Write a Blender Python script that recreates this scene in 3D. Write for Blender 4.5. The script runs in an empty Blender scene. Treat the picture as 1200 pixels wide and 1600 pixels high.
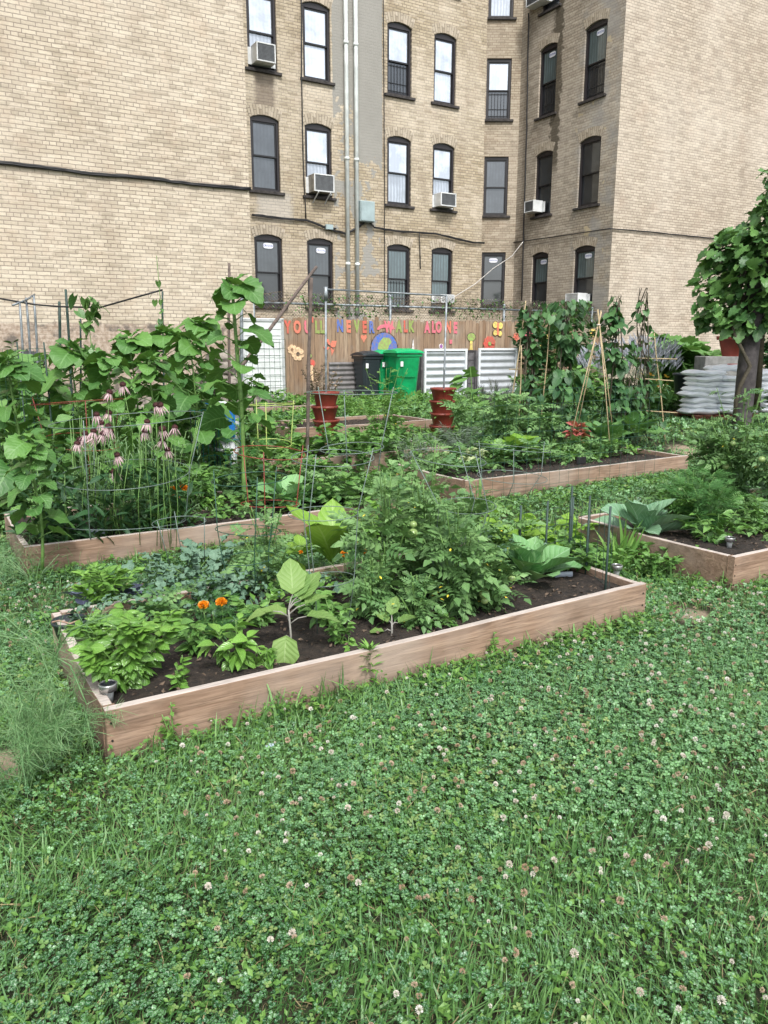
import bpy, bmesh, math, random
import numpy as np
from mathutils import Vector, Matrix
R=math.radians; PI=math.pi
rs=np.random.RandomState(7); random.seed(5)
sc=bpy.context.scene
COL=sc.collection

# ---------------- camera, world, sun, exposure ----------------
CAMH=1.5; FPX=1190.0; PITCH=math.atan(260/1190)
cam_d=bpy.data.cameras.new("camera"); cam=bpy.data.objects.new("camera",cam_d); COL.objects.link(cam)
cam.location=(0,0,CAMH); cam.rotation_euler=(R(90)-PITCH,0,0)
cam_d.sensor_fit='VERTICAL'; cam_d.sensor_height=36; cam_d.lens=FPX/1600*36
cam_d.clip_start=.05; cam_d.clip_end=2000
sc.camera=cam
SUN_EL,SUN_AZ=R(52),R(165)      # azimuth of the sun, measured clockwise from +Y
w=bpy.data.worlds.new("World"); sc.world=w; w.use_nodes=True
nt=w.node_tree; nt.nodes.clear()
sky=nt.nodes.new('ShaderNodeTexSky'); sky.sky_type='NISHITA'; sky.sun_disc=False
sky.sun_elevation=SUN_EL; sky.sun_rotation=SUN_AZ; sky.dust_density=3.0; sky.air_density=1.2
hs=nt.nodes.new('ShaderNodeHueSaturation'); hs.inputs['Saturation'].default_value=.38
bg=nt.nodes.new('ShaderNodeBackground'); bg.inputs['Strength'].default_value=.125
wo=nt.nodes.new('ShaderNodeOutputWorld')
nt.links.new(sky.outputs[0],hs.inputs['Color']); nt.links.new(hs.outputs[0],bg.inputs[0]); nt.links.new(bg.outputs[0],wo.inputs[0])
sd=bpy.data.lights.new("sun",'SUN'); sd.energy=1.5; sd.angle=R(10); sd.color=(1,.975,.94)
so=bpy.data.objects.new("sun",sd); COL.objects.link(so)
sdir=Vector((math.sin(SUN_AZ)*math.cos(SUN_EL),math.cos(SUN_AZ)*math.cos(SUN_EL),math.sin(SUN_EL)))
so.rotation_euler=sdir.to_track_quat('Z','Y').to_euler(); so.location=(0,-5,20)
sc.view_settings.view_transform='Standard'; sc.view_settings.look='None'
sc.view_settings.exposure=1.08; sc.view_settings.gamma=1; sc.view_settings.use_curve_mapping=False
sc.cycles.max_bounces=6; sc.cycles.diffuse_bounces=3; sc.cycles.transparent_max_bounces=6

# ---------------- pixel -> world helpers (photo pixels, 1200x1600) ----------------
cp,sp=math.cos(PITCH),math.sin(PITCH)
def ray(x,y):
    a=(x-600)/FPX; b=(800-y)/FPX
    return np.array([a,cp+b*sp,-sp+b*cp])
def sm(t): t=min(1,max(0,t)); return t*t*(3-2*t)
def gh(x,y):
    return -.045+.33*sm((y-6)/7)+.012*math.sin(x*1.3+y*.7)+.01*math.sin(x*.6-y*1.9+1)
def ghv(x,y):
    t=np.clip((y-6)/7,0,1); t=t*t*(3-2*t)
    return -.045+.33*t+.012*np.sin(x*1.3+y*.7)+.01*np.sin(x*.6-y*1.9+1)
def Pz(px,py,z):
    r=ray(px,py); t=(z-CAMH)/r[2]; return np.array([r[0]*t,r[1]*t,z])
def G(px,py,off=0.):
    z=off
    for _ in range(25):
        p=Pz(px,py,min(z,1.2)); z=gh(p[0],p[1])+off
    return np.array([p[0],p[1],z])
def PY(px,py,Y):
    r=ray(px,py); t=Y/r[1]; return np.array([r[0]*t,Y,CAMH+r[2]*t])
def place(px,yb,yt,wpx,off=0.):
    b=G(px,yb,off); t=PY(px,yt,b[1]); d=b[1]
    return b,t[2]-b[2],wpx/2*d/FPX
U=np.array([math.cos(R(31.5)),math.sin(R(31.5)),0]); V=np.array([-U[1],U[0],0])

# ---------------- object helpers ----------------
def tag(o,label=None,cat=None,group=None,kind=None):
    if label: o['label']=label
    if cat: o['category']=cat
    if group: o['group']=group
    if kind: o['kind']=kind
    return o
def thing(name,label,cat,loc=(0,0,0),rz=0,group=None):
    o=bpy.data.objects.new(name,None); COL.objects.link(o); o.location=loc; o.rotation_euler=(0,0,rz)
    o.empty_display_size=.1
    return tag(o,label,cat,group)
def copy_tree(o,parent=None):
    c=o.copy(); COL.objects.link(c); c.parent=parent
    for ch in list(o.children): copy_tree(ch,c)
    return c
class Acc:
    def __init__(s): s.v=[];s.l=[];s.t=[];s.uv=[];s.r=[];s.m=[];s.n=0
    def add(s,v,faces,uv=None,rnd=.5,mi=0):
        v=np.asarray(v,float).reshape(-1,3)
        l=np.array([i for f in faces for i in f],int); t=np.array([len(f) for f in faces],int)
        s.raw(v,l,t,np.zeros((len(v),2)) if uv is None else np.asarray(uv,float),np.full(len(t),rnd) if np.isscalar(rnd) else rnd,np.full(len(t),mi,int))
    def raw(s,v,l,t,uv,r,m):
        s.v.append(v);s.l.append(l+s.n);s.t.append(t);s.uv.append(uv[l]);s.r.append(r);s.m.append(m);s.n+=len(v)
    def scatter(s,T,pos,rot,scale,rnd=None,mi=0):
        N=len(pos)
        if N==0: return
        v,l,t,uv=T
        scale=np.asarray(scale,float)
        if scale.ndim==0: scale=np.full(N,float(scale))
        if scale.ndim==1: scale=scale[:,None]
        vs=v[None,:,:]*scale[:,None,:]
        W=np.einsum('nij,nkj->nki',rot,vs)+np.asarray(pos)[:,None,:]
        k=len(v)
        L=(l[None,:]+(np.arange(N)*k)[:,None]).ravel()
        if rnd is None: rnd=rs.rand(N)
        s.v.append(W.reshape(-1,3)); s.l.append(L+s.n); s.t.append(np.tile(t,N)); s.uv.append(np.tile(uv[l],(N,1)))
        s.r.append(np.repeat(rnd,len(t))); s.m.append(np.full(len(t)*N,mi,int)); s.n+=N*k
    def box(s,c,d,rnd=.5,mi=0,rz=0):
        c=np.asarray(c,float); h=np.asarray(d,float)/2
        v=np.array([[sx,sy,sz] for sz in(-1,1) for sy in(-1,1) for sx in(-1,1)])*h
        if rz: v=v@np.array([[math.cos(rz),math.sin(rz),0],[-math.sin(rz),math.cos(rz),0],[0,0,1]])
        s.add(v+c,[(0,2,3,1),(4,5,7,6),(0,1,5,4),(2,6,7,3),(0,4,6,2),(1,3,7,5)],None,rnd,mi)
    def tube(s,pts,rad,sides=6,rnd=.5,mi=0,caps=True):
        P=np.asarray(pts,float); n=len(P)
        rad=np.full(n,float(rad)) if np.isscalar(rad) else np.asarray(rad,float)
        T=np.gradient(P,axis=0) if n>2 else np.repeat((P[-1]-P[0])[None],n,0)
        T/= (np.linalg.norm(T,axis=1)[:,None]+1e-9)
        up=np.array([0,0,1.]) if abs(T[0][2])<.9 else np.array([1.,0,0])
        V0=[]
        x=np.cross(T[0],up); x/=np.linalg.norm(x)
        for i in range(n):
            x=x-T[i]*(x@T[i]); x/=np.linalg.norm(x)+1e-9; y=np.cross(T[i],x)
            a=np.arange(sides)*2*PI/sides
            V0.append(P[i]+rad[i]*(np.cos(a)[:,None]*x+np.sin(a)[:,None]*y))
        F=[(i*sides+j,i*sides+(j+1)%sides,(i+1)*sides+(j+1)%sides,(i+1)*sides+j) for i in range(n-1) for j in range(sides)]
        if caps and sides>2: F+=[tuple(range(sides))[::-1],tuple((n-1)*sides+j for j in range(sides))]
        s.add(np.concatenate(V0),F,None,rnd,mi)
    def ring(s,c,r,tr,seg=28,sides=5,tilt=(0,0),mi=0,sq=1):
        a=np.arange(seg+1)*2*PI/seg
        P=np.stack([r*np.cos(a),r*np.sin(a)*sq,r*np.cos(a)*tilt[0]+r*np.sin(a)*tilt[1]],1)+np.asarray(c)
        s.tube(P,tr,sides,.5,mi,False)
    def sphere(s,c,r,sc3=(1,1,1),seg=12,rings=8,rnd=.5,mi=0):
        v=[];F=[]
        for i in range(rings+1):
            th=PI*i/rings
            for j in range(seg):
                ph=2*PI*j/seg; v.append((math.sin(th)*math.cos(ph),math.sin(th)*math.sin(ph),math.cos(th)))
        for i in range(rings):
            for j in range(seg): F.append((i*seg+j,(i+1)*seg+j,(i+1)*seg+(j+1)%seg,i*seg+(j+1)%seg))
        s.add(np.array(v)*np.array(sc3)*r+np.asarray(c),F,None,rnd,mi)
    def lathe(s,prof,c=(0,0,0),seg=20,mi=0,rnd=.5):
        a=np.arange(seg)*2*PI/seg; v=[]
        for r,z in prof: v.append(np.stack([r*np.cos(a),r*np.sin(a),np.full(seg,z)],1))
        F=[(i*seg+j,i*seg+(j+1)%seg,(i+1)*seg+(j+1)%seg,(i+1)*seg+j) for i in range(len(prof)-1) for j in range(seg)]
        s.add(np.concatenate(v)+np.asarray(c,float),F,None,rnd,mi)
    def build(s,name,mats,parent=None,smooth=False,bevel=0):
        me=bpy.data.meshes.new(name)
        if not s.v: s.add([[0,0,0],[.001,0,0],[0,.001,0]],[(0,1,2)])
        v=np.concatenate(s.v);l=np.concatenate(s.l);t=np.concatenate(s.t);uv=np.concatenate(s.uv)
        me.vertices.add(len(v)); me.vertices.foreach_set('co',v.astype(np.float32).ravel())
        me.loops.add(len(l)); me.loops.foreach_set('vertex_index',l.astype(np.int32))
        me.polygons.add(len(t)); me.polygons.foreach_set('loop_start',(np.cumsum(t)-t).astype(np.int32)); me.polygons.foreach_set('loop_total',t.astype(np.int32))
        me.polygons.foreach_set('material_index',np.concatenate(s.m).astype(np.int32))
        me.polygons.foreach_set('use_smooth',np.full(len(t),bool(smooth)))
        ul=me.uv_layers.new(name='UVMap'); ul.data.foreach_set('uv',uv.astype(np.float32).ravel())
        at=me.attributes.new('rnd','FLOAT','FACE'); at.data.foreach_set('value',np.concatenate(s.r).astype(np.float32))
        me.update(calc_edges=True)
        for m in (mats if isinstance(mats,(list,tuple)) else [mats]): me.materials.append(m)
        o=bpy.data.objects.new(name,me); COL.objects.link(o)
        if parent: o.parent=parent
        if bevel:
            b=o.modifiers.new('bevel','BEVEL'); b.width=bevel; b.segments=2; b.limit_method='ANGLE'
        return o

# ---------------- materials ----------------
def N(nt,t,**k):
    n=nt.nodes.new(t)
    for a,b in k.items():
        if a in n.inputs: n.inputs[a].default_value=b
        else: setattr(n,a,b)
    return n
def newmat(name):
    m=bpy.data.materials.new(name); m.use_nodes=True; nt=m.node_tree; nt.nodes.clear()
    o=nt.nodes.new('ShaderNodeOutputMaterial'); b=nt.nodes.new('ShaderNodeBsdfPrincipled'); nt.links.new(b.outputs[0],o.inputs[0])
    return m,nt,b,o
def c4(c): return (c[0],c[1],c[2],1)
def mix(nt,f,a,b,t='MIX'):
    n=nt.nodes.new('ShaderNodeMix'); n.data_type='RGBA'; n.blend_type=t; n.clamp_factor=True
    for s,x in ((0,f),(6,a),(7,b)):
        if isinstance(x,bpy.types.NodeSocket): nt.links.new(x,n.inputs[s])
        elif s==0: n.inputs[0].default_value=x
        else: n.inputs[s].default_value=c4(x)
    return n.outputs[2]
def math_(nt,op,a,b=0.,c=None):
    n=nt.nodes.new('ShaderNodeMath'); n.operation=op
    for i,x in enumerate((a,b) if c is None else (a,b,c)):
        if isinstance(x,bpy.types.NodeSocket): nt.links.new(x,n.inputs[i])
        else: n.inputs[i].default_value=x
    return n.outputs[0]
def ramp(nt,x,pts):
    n=nt.nodes.new('ShaderNodeValToRGB'); e=n.color_ramp.elements
    while len(e)<len(pts): e.new(.5)
    for i,(p,c) in enumerate(pts): e[i].position=p; e[i].color=c4(c) if len(c)==3 else c
    nt.links.new(x,n.inputs[0]); return n.outputs[0]
def noise(nt,scale,detail=4,co=None,rough=.6,coord='Object'):
    n=nt.nodes.new('ShaderNodeTexNoise'); n.inputs['Scale'].default_value=scale; n.inputs['Detail'].default_value=detail; n.inputs['Roughness'].default_value=rough
    if co is None:
        t=nt.nodes.new('ShaderNodeTexCoord'); co=t.outputs[coord]
    nt.links.new(co,n.inputs['Vector']); return n.outputs['Fac']
def bump(nt,b,h,strength=.3,dist=.01):
    n=nt.nodes.new('ShaderNodeBump'); n.inputs['Strength'].default_value=strength; n.inputs['Distance'].default_value=dist
    nt.links.new(h,n.inputs['Height']); nt.links.new(n.outputs[0],b.inputs['Normal'])
_mc={}
def plain(name,c,rough=.6,metal=0,var=.12,scale=8,bmp=0,c2=None,lo=.35,hi=.65):
    if name in _mc: return _mc[name]
    m,nt,b,o=newmat(name)
    n=noise(nt,scale,5)
    c2=c2 or tuple(max(0,x*(1-2.2*var)) for x in c)
    f=ramp(nt,n,[(lo,(0,0,0)),(hi,(1,1,1))])
    nt.links.new(mix(nt,f,c2,tuple(min(1,x*(1+var)) for x in c)),b.inputs['Base Color'])
    b.inputs['Roughness'].default_value=rough; b.inputs['Metallic'].default_value=metal
    if bmp: bump(nt,b,noise(nt,scale*6,4),bmp,.005)
    _mc[name]=m; return m
def leafmat(name,c1,c2,rough=.5,trans=.22,vein=None,spec=.5,mark=None):
    if name in _mc: return _mc[name]
    m,nt,b,o=newmat(name)
    a=nt.nodes.new('ShaderNodeAttribute'); a.attribute_name='rnd'
    col=mix(nt,a.outputs['Fac'],c1,c2)
    nz=noise(nt,9,2); col=mix(nt,math_(nt,'MULTIPLY',nz,.35),col,tuple(x*.55 for x in c1))
    uvn=nt.nodes.new('ShaderNodeUVMap'); sx=nt.nodes.new('ShaderNodeSeparateXYZ'); nt.links.new(uvn.outputs[0],sx.inputs[0])
    if vein:
        au=math_(nt,'ABSOLUTE',sx.outputs[0])
        mid=math_(nt,'LESS_THAN',au,.05)
        q=math_(nt,'SUBTRACT',math_(nt,'MULTIPLY',sx.outputs[1],7.),math_(nt,'MULTIPLY',au,2.2))
        side=math_(nt,'LESS_THAN',math_(nt,'ABSOLUTE',math_(nt,'SUBTRACT',math_(nt,'FRACT',q),.5)),.07)
        vv=math_(nt,'MAXIMUM',mid,math_(nt,'MULTIPLY',side,.5))
        col=mix(nt,math_(nt,'MULTIPLY',vv,.6),col,vein)
        bump(nt,b,math_(nt,'ABSOLUTE',math_(nt,'SUBTRACT',math_(nt,'FRACT',q),.5)),.35,.01)
    if mark:
        d=math_(nt,'ABSOLUTE',math_(nt,'SUBTRACT',math_(nt,'ADD',sx.outputs[1],math_(nt,'MULTIPLY',math_(nt,'ABSOLUTE',sx.outputs[0]),.25)),.62))
        col=mix(nt,math_(nt,'MULTIPLY',math_(nt,'LESS_THAN',d,.09),.45),col,mark)
    nt.links.new(col,b.inputs['Base Color']); b.inputs['Roughness'].default_value=rough
    b.inputs['Specular IOR Level'].default_value=spec
    tr=nt.nodes.new('ShaderNodeBsdfTranslucent'); g=mix(nt,.35,col,(.25,.42,.04)); nt.links.new(g,tr.inputs[0])
    mx=nt.nodes.new('ShaderNodeMixShader'); mx.inputs[0].default_value=trans
    nt.links.new(b.outputs[0],mx.inputs[1]); nt.links.new(tr.outputs[0],mx.inputs[2]); nt.links.new(mx.outputs[0],o.inputs[0])
    _mc[name]=m; return m
def brickmat(name,c1,c2,mortar,stain=(.25,.2,.15),extra=None,uv=False,pale=.45):
    m,nt,b,o=newmat(name)
    tc=nt.nodes.new('ShaderNodeTexCoord'); sx=nt.nodes.new('ShaderNodeSeparateXYZ'); nt.links.new(tc.outputs['UV' if uv else 'Object'],sx.inputs[0])
    # wobble
    wn=noise(nt,1.1,2,tc.outputs['Object']); wz=math_(nt,'MULTIPLY',math_(nt,'SUBTRACT',wn,.5),.03)
    wn2=noise(nt,14,2,tc.outputs['Object']); wz=math_(nt,'ADD',wz,math_(nt,'MULTIPLY',math_(nt,'SUBTRACT',wn2,.5),.012))
    cb=nt.nodes.new('ShaderNodeCombineXYZ')
    if uv:
        nt.links.new(sx.outputs[0],cb.inputs[0]); nt.links.new(sx.outputs[1],cb.inputs[1])
    else:
        nt.links.new(math_(nt,'ADD',sx.outputs[0],math_(nt,'MULTIPLY',wz,.7)),cb.inputs[0]); nt.links.new(math_(nt,'ADD',sx.outputs[2],wz),cb.inputs[1])
    br=nt.nodes.new('ShaderNodeTexBrick'); nt.links.new(cb.outputs[0],br.inputs['Vector'])
    br.offset=.5; br.squash=.5; br.squash_frequency=6; br.offset_frequency=2
    br.inputs['Scale'].default_value=1; br.inputs['Brick Width'].default_value=.225; br.inputs['Row Height'].default_value=.0677
    br.inputs['Mortar Size'].default_value=.0068; br.inputs['Mortar Smooth'].default_value=.25; br.inputs['Bias'].default_value=.0
    br.inputs['Color1'].default_value=c4(c1); br.inputs['Color2'].default_value=c4(c2); br.inputs['Mortar'].default_value=c4(mortar)
    big=noise(nt,.35,4,tc.outputs['Object']); col=br.outputs['Color']
    col=mix(nt,ramp(nt,big,[(.42,(0,0,0)),(.72,(pale,pale,pale))]),col,(.72,.68,.62))
    mid_=noise(nt,1.7,5,tc.outputs['Object']); col=mix(nt,ramp(nt,mid_,[(.52,(0,0,0)),(.8,(.45,.45,.45))]),col,stain)
    vb=nt.nodes.new('ShaderNodeTexVoronoi'); vb.inputs['Scale'].default_value=1; vb.inputs['Randomness'].default_value=.3; ms_=nt.nodes.new('ShaderNodeMapping'); ms_.inputs['Scale'].default_value=(4.44,14.77,1); nt.links.new(cb.outputs[0],ms_.inputs[0]); nt.links.new(ms_.outputs[0],vb.inputs[0]); vs_=nt.nodes.new('ShaderNodeSeparateColor'); nt.links.new(vb.outputs['Color'],vs_.inputs[0]); col=mix(nt,math_(nt,'MULTIPLY',math_(nt,'GREATER_THAN',vs_.outputs[0],.86),.30),col,tuple(x*.62 for x in c2)); col=mix(nt,math_(nt,'MULTIPLY',math_(nt,'LESS_THAN',vs_.outputs[0],.12),.25),col,(.62,.56,.48))
    fine=noise(nt,30,3,tc.outputs['Object']); col=mix(nt,.35,col,mix(nt,fine,(.35,.3,.24),(.95,.9,.82)),'OVERLAY')
    mp=nt.nodes.new('ShaderNodeMapping'); mp.inputs['Scale'].default_value=(1.1,1,.16); nt.links.new(tc.outputs['Object'],mp.inputs[0]); sk=noise(nt,1.5,5,mp.outputs[0])
    col=mix(nt,ramp(nt,sk,[(.52,(0,0,0)),(.78,(.35,.35,.35))]),col,tuple(x*.6 for x in stain))
    X,Z=sx.outputs[0],sx.outputs[2]
    if extra: col=extra(nt,col,X,Z,tc)
    nt.links.new(col,b.inputs['Base Color']); b.inputs['Roughness'].default_value=.9; b.inputs['Specular IOR Level'].default_value=.2
    bump(nt,b,math_(nt,'ADD',math_(nt,'MULTIPLY',br.outputs['Fac'],-1.),math_(nt,'MULTIPLY',fine,.5)),.7,.008)
    return m
def sstep(nt,x,a,b):
    n=nt.nodes.new('ShaderNodeMapRange'); n.interpolation_type='SMOOTHSTEP'
    nt.links.new(x,n.inputs[0]); n.inputs[1].default_value=a; n.inputs[2].default_value=b; return n.outputs[0]
def win(nt,x,a,b,s):  # 1 between a and b
    return math_(nt,'MULTIPLY',sstep(nt,x,a-s,a),sstep(nt,x,b+s,b))

# ---------------- templates ----------------
WF={'ovate':lambda v:.29*np.sin(PI*v**.72)**.95,'cordate':lambda v:.46*np.sin(PI*(v*.9+.1)**.78)**.8,'lance':lambda v:.085*np.sin(PI*v**.7),
 'round':lambda v:.46*np.sqrt(np.clip(1-(2*v-1)**2,0,1)),'oblong':lambda v:.27*np.sin(PI*v**1.15)**.55,'needle':lambda v:.03*np.sin(PI*v**.6),
 'egg':lambda v:.36*np.sin(PI*v**.8)**.8,'blade':lambda v:.035*(1-v**2.2)}
def T(v,f,uv):
    return (np.asarray(v,float),np.array([i for q in f for i in q],int),np.array([len(q) for q in f],int),np.asarray(uv,float))
def leaf(kind,rows=4,cols=2,droop=.15,fold=.12,wave=0,jag=0,back=0.,curl=0.):
    vs=[];uv=[];F=[]
    vv=np.linspace(0,1,rows+1); ww=WF[kind](np.clip(vv,.0,1)); ww=np.maximum(np.nan_to_num(ww),.004)
    for i,v in enumerate(vv):
        wd=ww[i]*(1+jag*(1 if i%2 else -1)*(0<i<rows))
        for j in range(cols+1):
            u=-1+2*j/cols; au=abs(u)
            y=v-back*au**1.6*(1-v)**2
            z=-droop*v*v+fold*au*wd*2+wave*math.sin(v*13+j*1.7)*au-curl*au*au*wd
            vs.append((u*wd,y,z)); uv.append((u,v))
    k=cols+1
    for i in range(rows):
        for j in range(cols): F.append((i*k+j,i*k+j+1,(i+1)*k+j+1,(i+1)*k+j))
    return T(vs,F,uv)
def combine(items):
    V_=[];L=[];Tt=[];UV=[];n=0
    for t,M,off in items:
        V_.append(t[0]@np.asarray(M).T+np.asarray(off)); L.append(t[1]+n); Tt.append(t[2]); UV.append(t[3]); n+=len(t[0])
    return (np.concatenate(V_),np.concatenate(L),np.concatenate(Tt),np.concatenate(UV))
def rotz(a): c,s=math.cos(a),math.sin(a); return np.array([[c,-s,0],[s,c,0],[0,0,1.]])
def rotx(a): c,s=math.cos(a),math.sin(a); return np.array([[1,0,0],[0,c,-s],[0,s,c]])
def pinnate(kind,pairs,ll,ang,rows=2,cols=2,droop=.2,jag=0,vary=.3,start=.22):
    it=[(leaf('needle',3,1,0,0),np.diag([.5,1,1]),(0,0,0))]; r=random.Random(3)
    sub=leaf(kind,rows,cols,.15,.1,0,jag)
    for i in range(pairs):
        v=start+(1-start)*i/pairs; s=ll*(1-.35*v)*(1-vary*r.random())
        for sg in(-1,1): it.append((sub,rotz(sg*R(ang))@rotx(R(r.uniform(-25,15)))*s,(0,v,-droop*v*v)))
    it.append((sub,rotx(R(-20))*ll,(0,.92,-droop*.85)))
    return combine(it)
def clover_t():
    it=[]
    b=T([(0,0,0),(-.42,.45,.08),(-.36,.86,.1),(0,.92,0),(.36,.86,.1),(.42,.45,.08)],[(0,3,2,1),(0,5,4,3)],[(0,0),(-1,.5),(-.8,.9),(0,1),(.8,.9),(1,.5)])
    for k in range(3): it.append((b,rotz(k*2*PI/3+.15*k),(0,0,0)))
    return combine(it)
CLOVER=clover_t()
def blade_t(bend,rows=3,wid=.035):
    vs=[];F=[];uv=[]
    for i in range(rows+1):
        v=i/rows; w_=wid*(1-v**2)+.002
        a=bend*v
        y=math.sin(a)/max(bend,.01)*v if bend>.01 else 0
        vs+=[(-w_,bend*.45*v*v,v*(1-.25*bend*v)),(w_,bend*.45*v*v,v*(1-.25*bend*v))]; uv+=[(-1,v),(1,v)]
    for i in range(rows): F.append((2*i,2*i+1,2*i+3,2*i+2))
    return T(vs,F,uv)
BL=[blade_t(b) for b in (.3,.8,1.4,1.9)]
TL=dict(basil=leaf('ovate',5,4,.28,.25,0,0,0,.9),ovate=leaf('ovate',4,2,.2,.12),cord=leaf('cordate',7,4,.25,.10,.02,.06,.22),heart=leaf('cordate',5,4,.25,.08,0,0,.28),
 lance=leaf('lance',4,2,.35,.2),round=leaf('round',5,4,.12,.1,.02),oblong=leaf('oblong',7,4,.3,.15,.035,.03),collard=leaf('round',6,4,.25,.16,.03),
 egg=leaf('egg',6,4,.35,.12,.03,.09),tom=pinnate('ovate',4,.42,62,3,2,.25,.12),fern=pinnate('lance',8,.42,55,2,1,.2),
 curly=leaf('oblong',7,4,.35,.1,.12,.1),maple=leaf('cordate',8,4,.22,.08,.03,.16,.25),needle=leaf('needle',2,1,.2,0),pep=leaf('ovate',4,2,.35,.2),
 feather=pinnate('needle',10,.30,45,1,1,.25),bean3=None,small=leaf('ovate',2,2,.2,.1),petal=leaf('lance',3,1,.1,.1))
sub_=leaf('cordate',3,2,.2,.12,0,0,.1)
TL['sun']=leaf('cordate',10,4,.55,.12,.06,.10,.14); TL['sun2']=leaf('egg',10,4,.35,.2,.07,.10)
TL['bean3']=combine([(sub_,np.eye(3)*.55,(0,.45,0)),(sub_,rotz(R(75))*.5,(0,.4,0)),(sub_,rotz(R(-75))*.5,(0,.4,0)),(leaf('needle',1,1,0,0),np.diag([.5,.5,1]),(0,0,0))])
def frames(fwd,roll=None):
    f=np.asarray(fwd,float); f=f/(np.linalg.norm(f,axis=1)[:,None]+1e-9)
    up=np.tile([0,0,1.],(len(f),1)); x=np.cross(f,up); nx=np.linalg.norm(x,axis=1)
    x[nx<.05]=[1,0,0]; x/=np.linalg.norm(x,axis=1)[:,None]; z=np.cross(x,f)
    if roll is not None:
        c,s=np.cos(roll)[:,None],np.sin(roll)[:,None]; x,z=x*c+z*s,z*c-x*s
    return np.stack([x,f,z],2)
def dirs(az,el): return np.stack([np.cos(az)*np.cos(el),np.sin(az)*np.cos(el),np.sin(el)],1)
def upright(az,lean=None):
    """frames whose local z is up (for blades, clover)"""
    n=len(az); c,s=np.cos(az),np.sin(az); z0=np.zeros(n); o=np.ones(n)
    M=np.stack([np.stack([c,-s,z0],1),np.stack([s,c,z0],1),np.stack([z0,z0,o],1)],1)
    if lean is not None:
        la=rs.rand(n)*2*PI; ax=np.stack([np.cos(la),np.sin(la),z0],1)
        K=np.zeros((n,3,3)); K[:,0,2]=ax[:,1]; K[:,1,2]=-ax[:,0]; K[:,2,0]=-ax[:,1]; K[:,2,1]=ax[:,0]
        Rm=np.eye(3)+np.sin(lean)[:,None,None]*K+(1-np.cos(lean))[:,None,None]*(K@K)
        M=Rm@M
    return M

# foliage colours
GB=leafmat('basil_leaf',(.055,.17,.025),(.23,.45,.075),.30,.16,(.26,.45,.12))
GP=leafmat('pepper_leaf',(.04,.135,.03),(.20,.39,.085),.34,.14,(.13,.28,.08))
GT=leafmat('tomato_leaf',(.045,.14,.04),(.24,.42,.14),.42,.14,(.12,.24,.08))
GS=leafmat('sunflower_leaf',(.03,.115,.026),(.14,.31,.06),.5,.18,(.18,.34,.12))
GD=leafmat('dark_leaf',(.02,.075,.028),(.05,.14,.045),.45,.15,(.08,.17,.06))
GL=leafmat('lettuce_leaf',(.17,.36,.035),(.27,.48,.06),.45,.3,(.38,.55,.16))
GC=leafmat('collard_leaf',(.09,.26,.08),(.24,.45,.18),.5,.15,(.32,.48,.3))
GK=leafmat('kale_leaf',(.07,.16,.10),(.20,.33,.22),.6,.12,(.2,.32,.22))
GE=leafmat('eggplant_leaf',(.15,.28,.07),(.24,.38,.10),.6,.25,(.32,.45,.18))
GV=leafmat('vine_leaf',(.03,.105,.03),(.17,.34,.09),.40,.18,(.12,.25,.07))
GQ=leafmat('squash_leaf',(.09,.22,.05),(.17,.34,.09),.55,.2,(.2,.38,.14))
GN=leafmat('marigold_leaf',(.035,.13,.03),(.08,.22,.045),.5,.15)
GF=leafmat('fennel_thread',(.08,.22,.07),(.28,.44,.20),.5,.2)
GPU=leafmat('purple_leaf',(.07,.08,.14),(.15,.18,.26),.5,.1,(.2,.2,.32))
GLV=leafmat('lavender_leaf',(.13,.19,.13),(.22,.27,.22),.7,.1)
GLF=leafmat('lavender_flower',(.28,.30,.36),(.40,.42,.48),.7,.15)
GCL=leafmat('clover_leaf',(.028,.115,.034),(.18,.39,.13),.38,.13,None,.5,(.38,.52,.38))
GCY=leafmat('clover_yellowing',(.14,.27,.07),(.30,.38,.13),.45,.2)
GG=leafmat('grass_blade',(.045,.145,.034),(.23,.41,.13),.42,.15,None,.45)
GY=leafmat('pale_weed',(.09,.23,.045),(.19,.36,.07),.5,.25)
GDRY=leafmat('dry_blade',(.30,.24,.12),(.45,.36,.2),.7,.2)
GRED=leafmat('coleus_leaf',(.45,.05,.08),(.6,.18,.17),.5,.2,(.7,.5,.2))
STEM=plain('green_stem',(.13,.25,.06),.55,0,.15,20)
STEMD=plain('dark_stem',(.06,.05,.03),.7,0,.2,20)
STEMB=plain('brown_stem',(.13,.09,.05),.8,0,.2,20)
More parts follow.
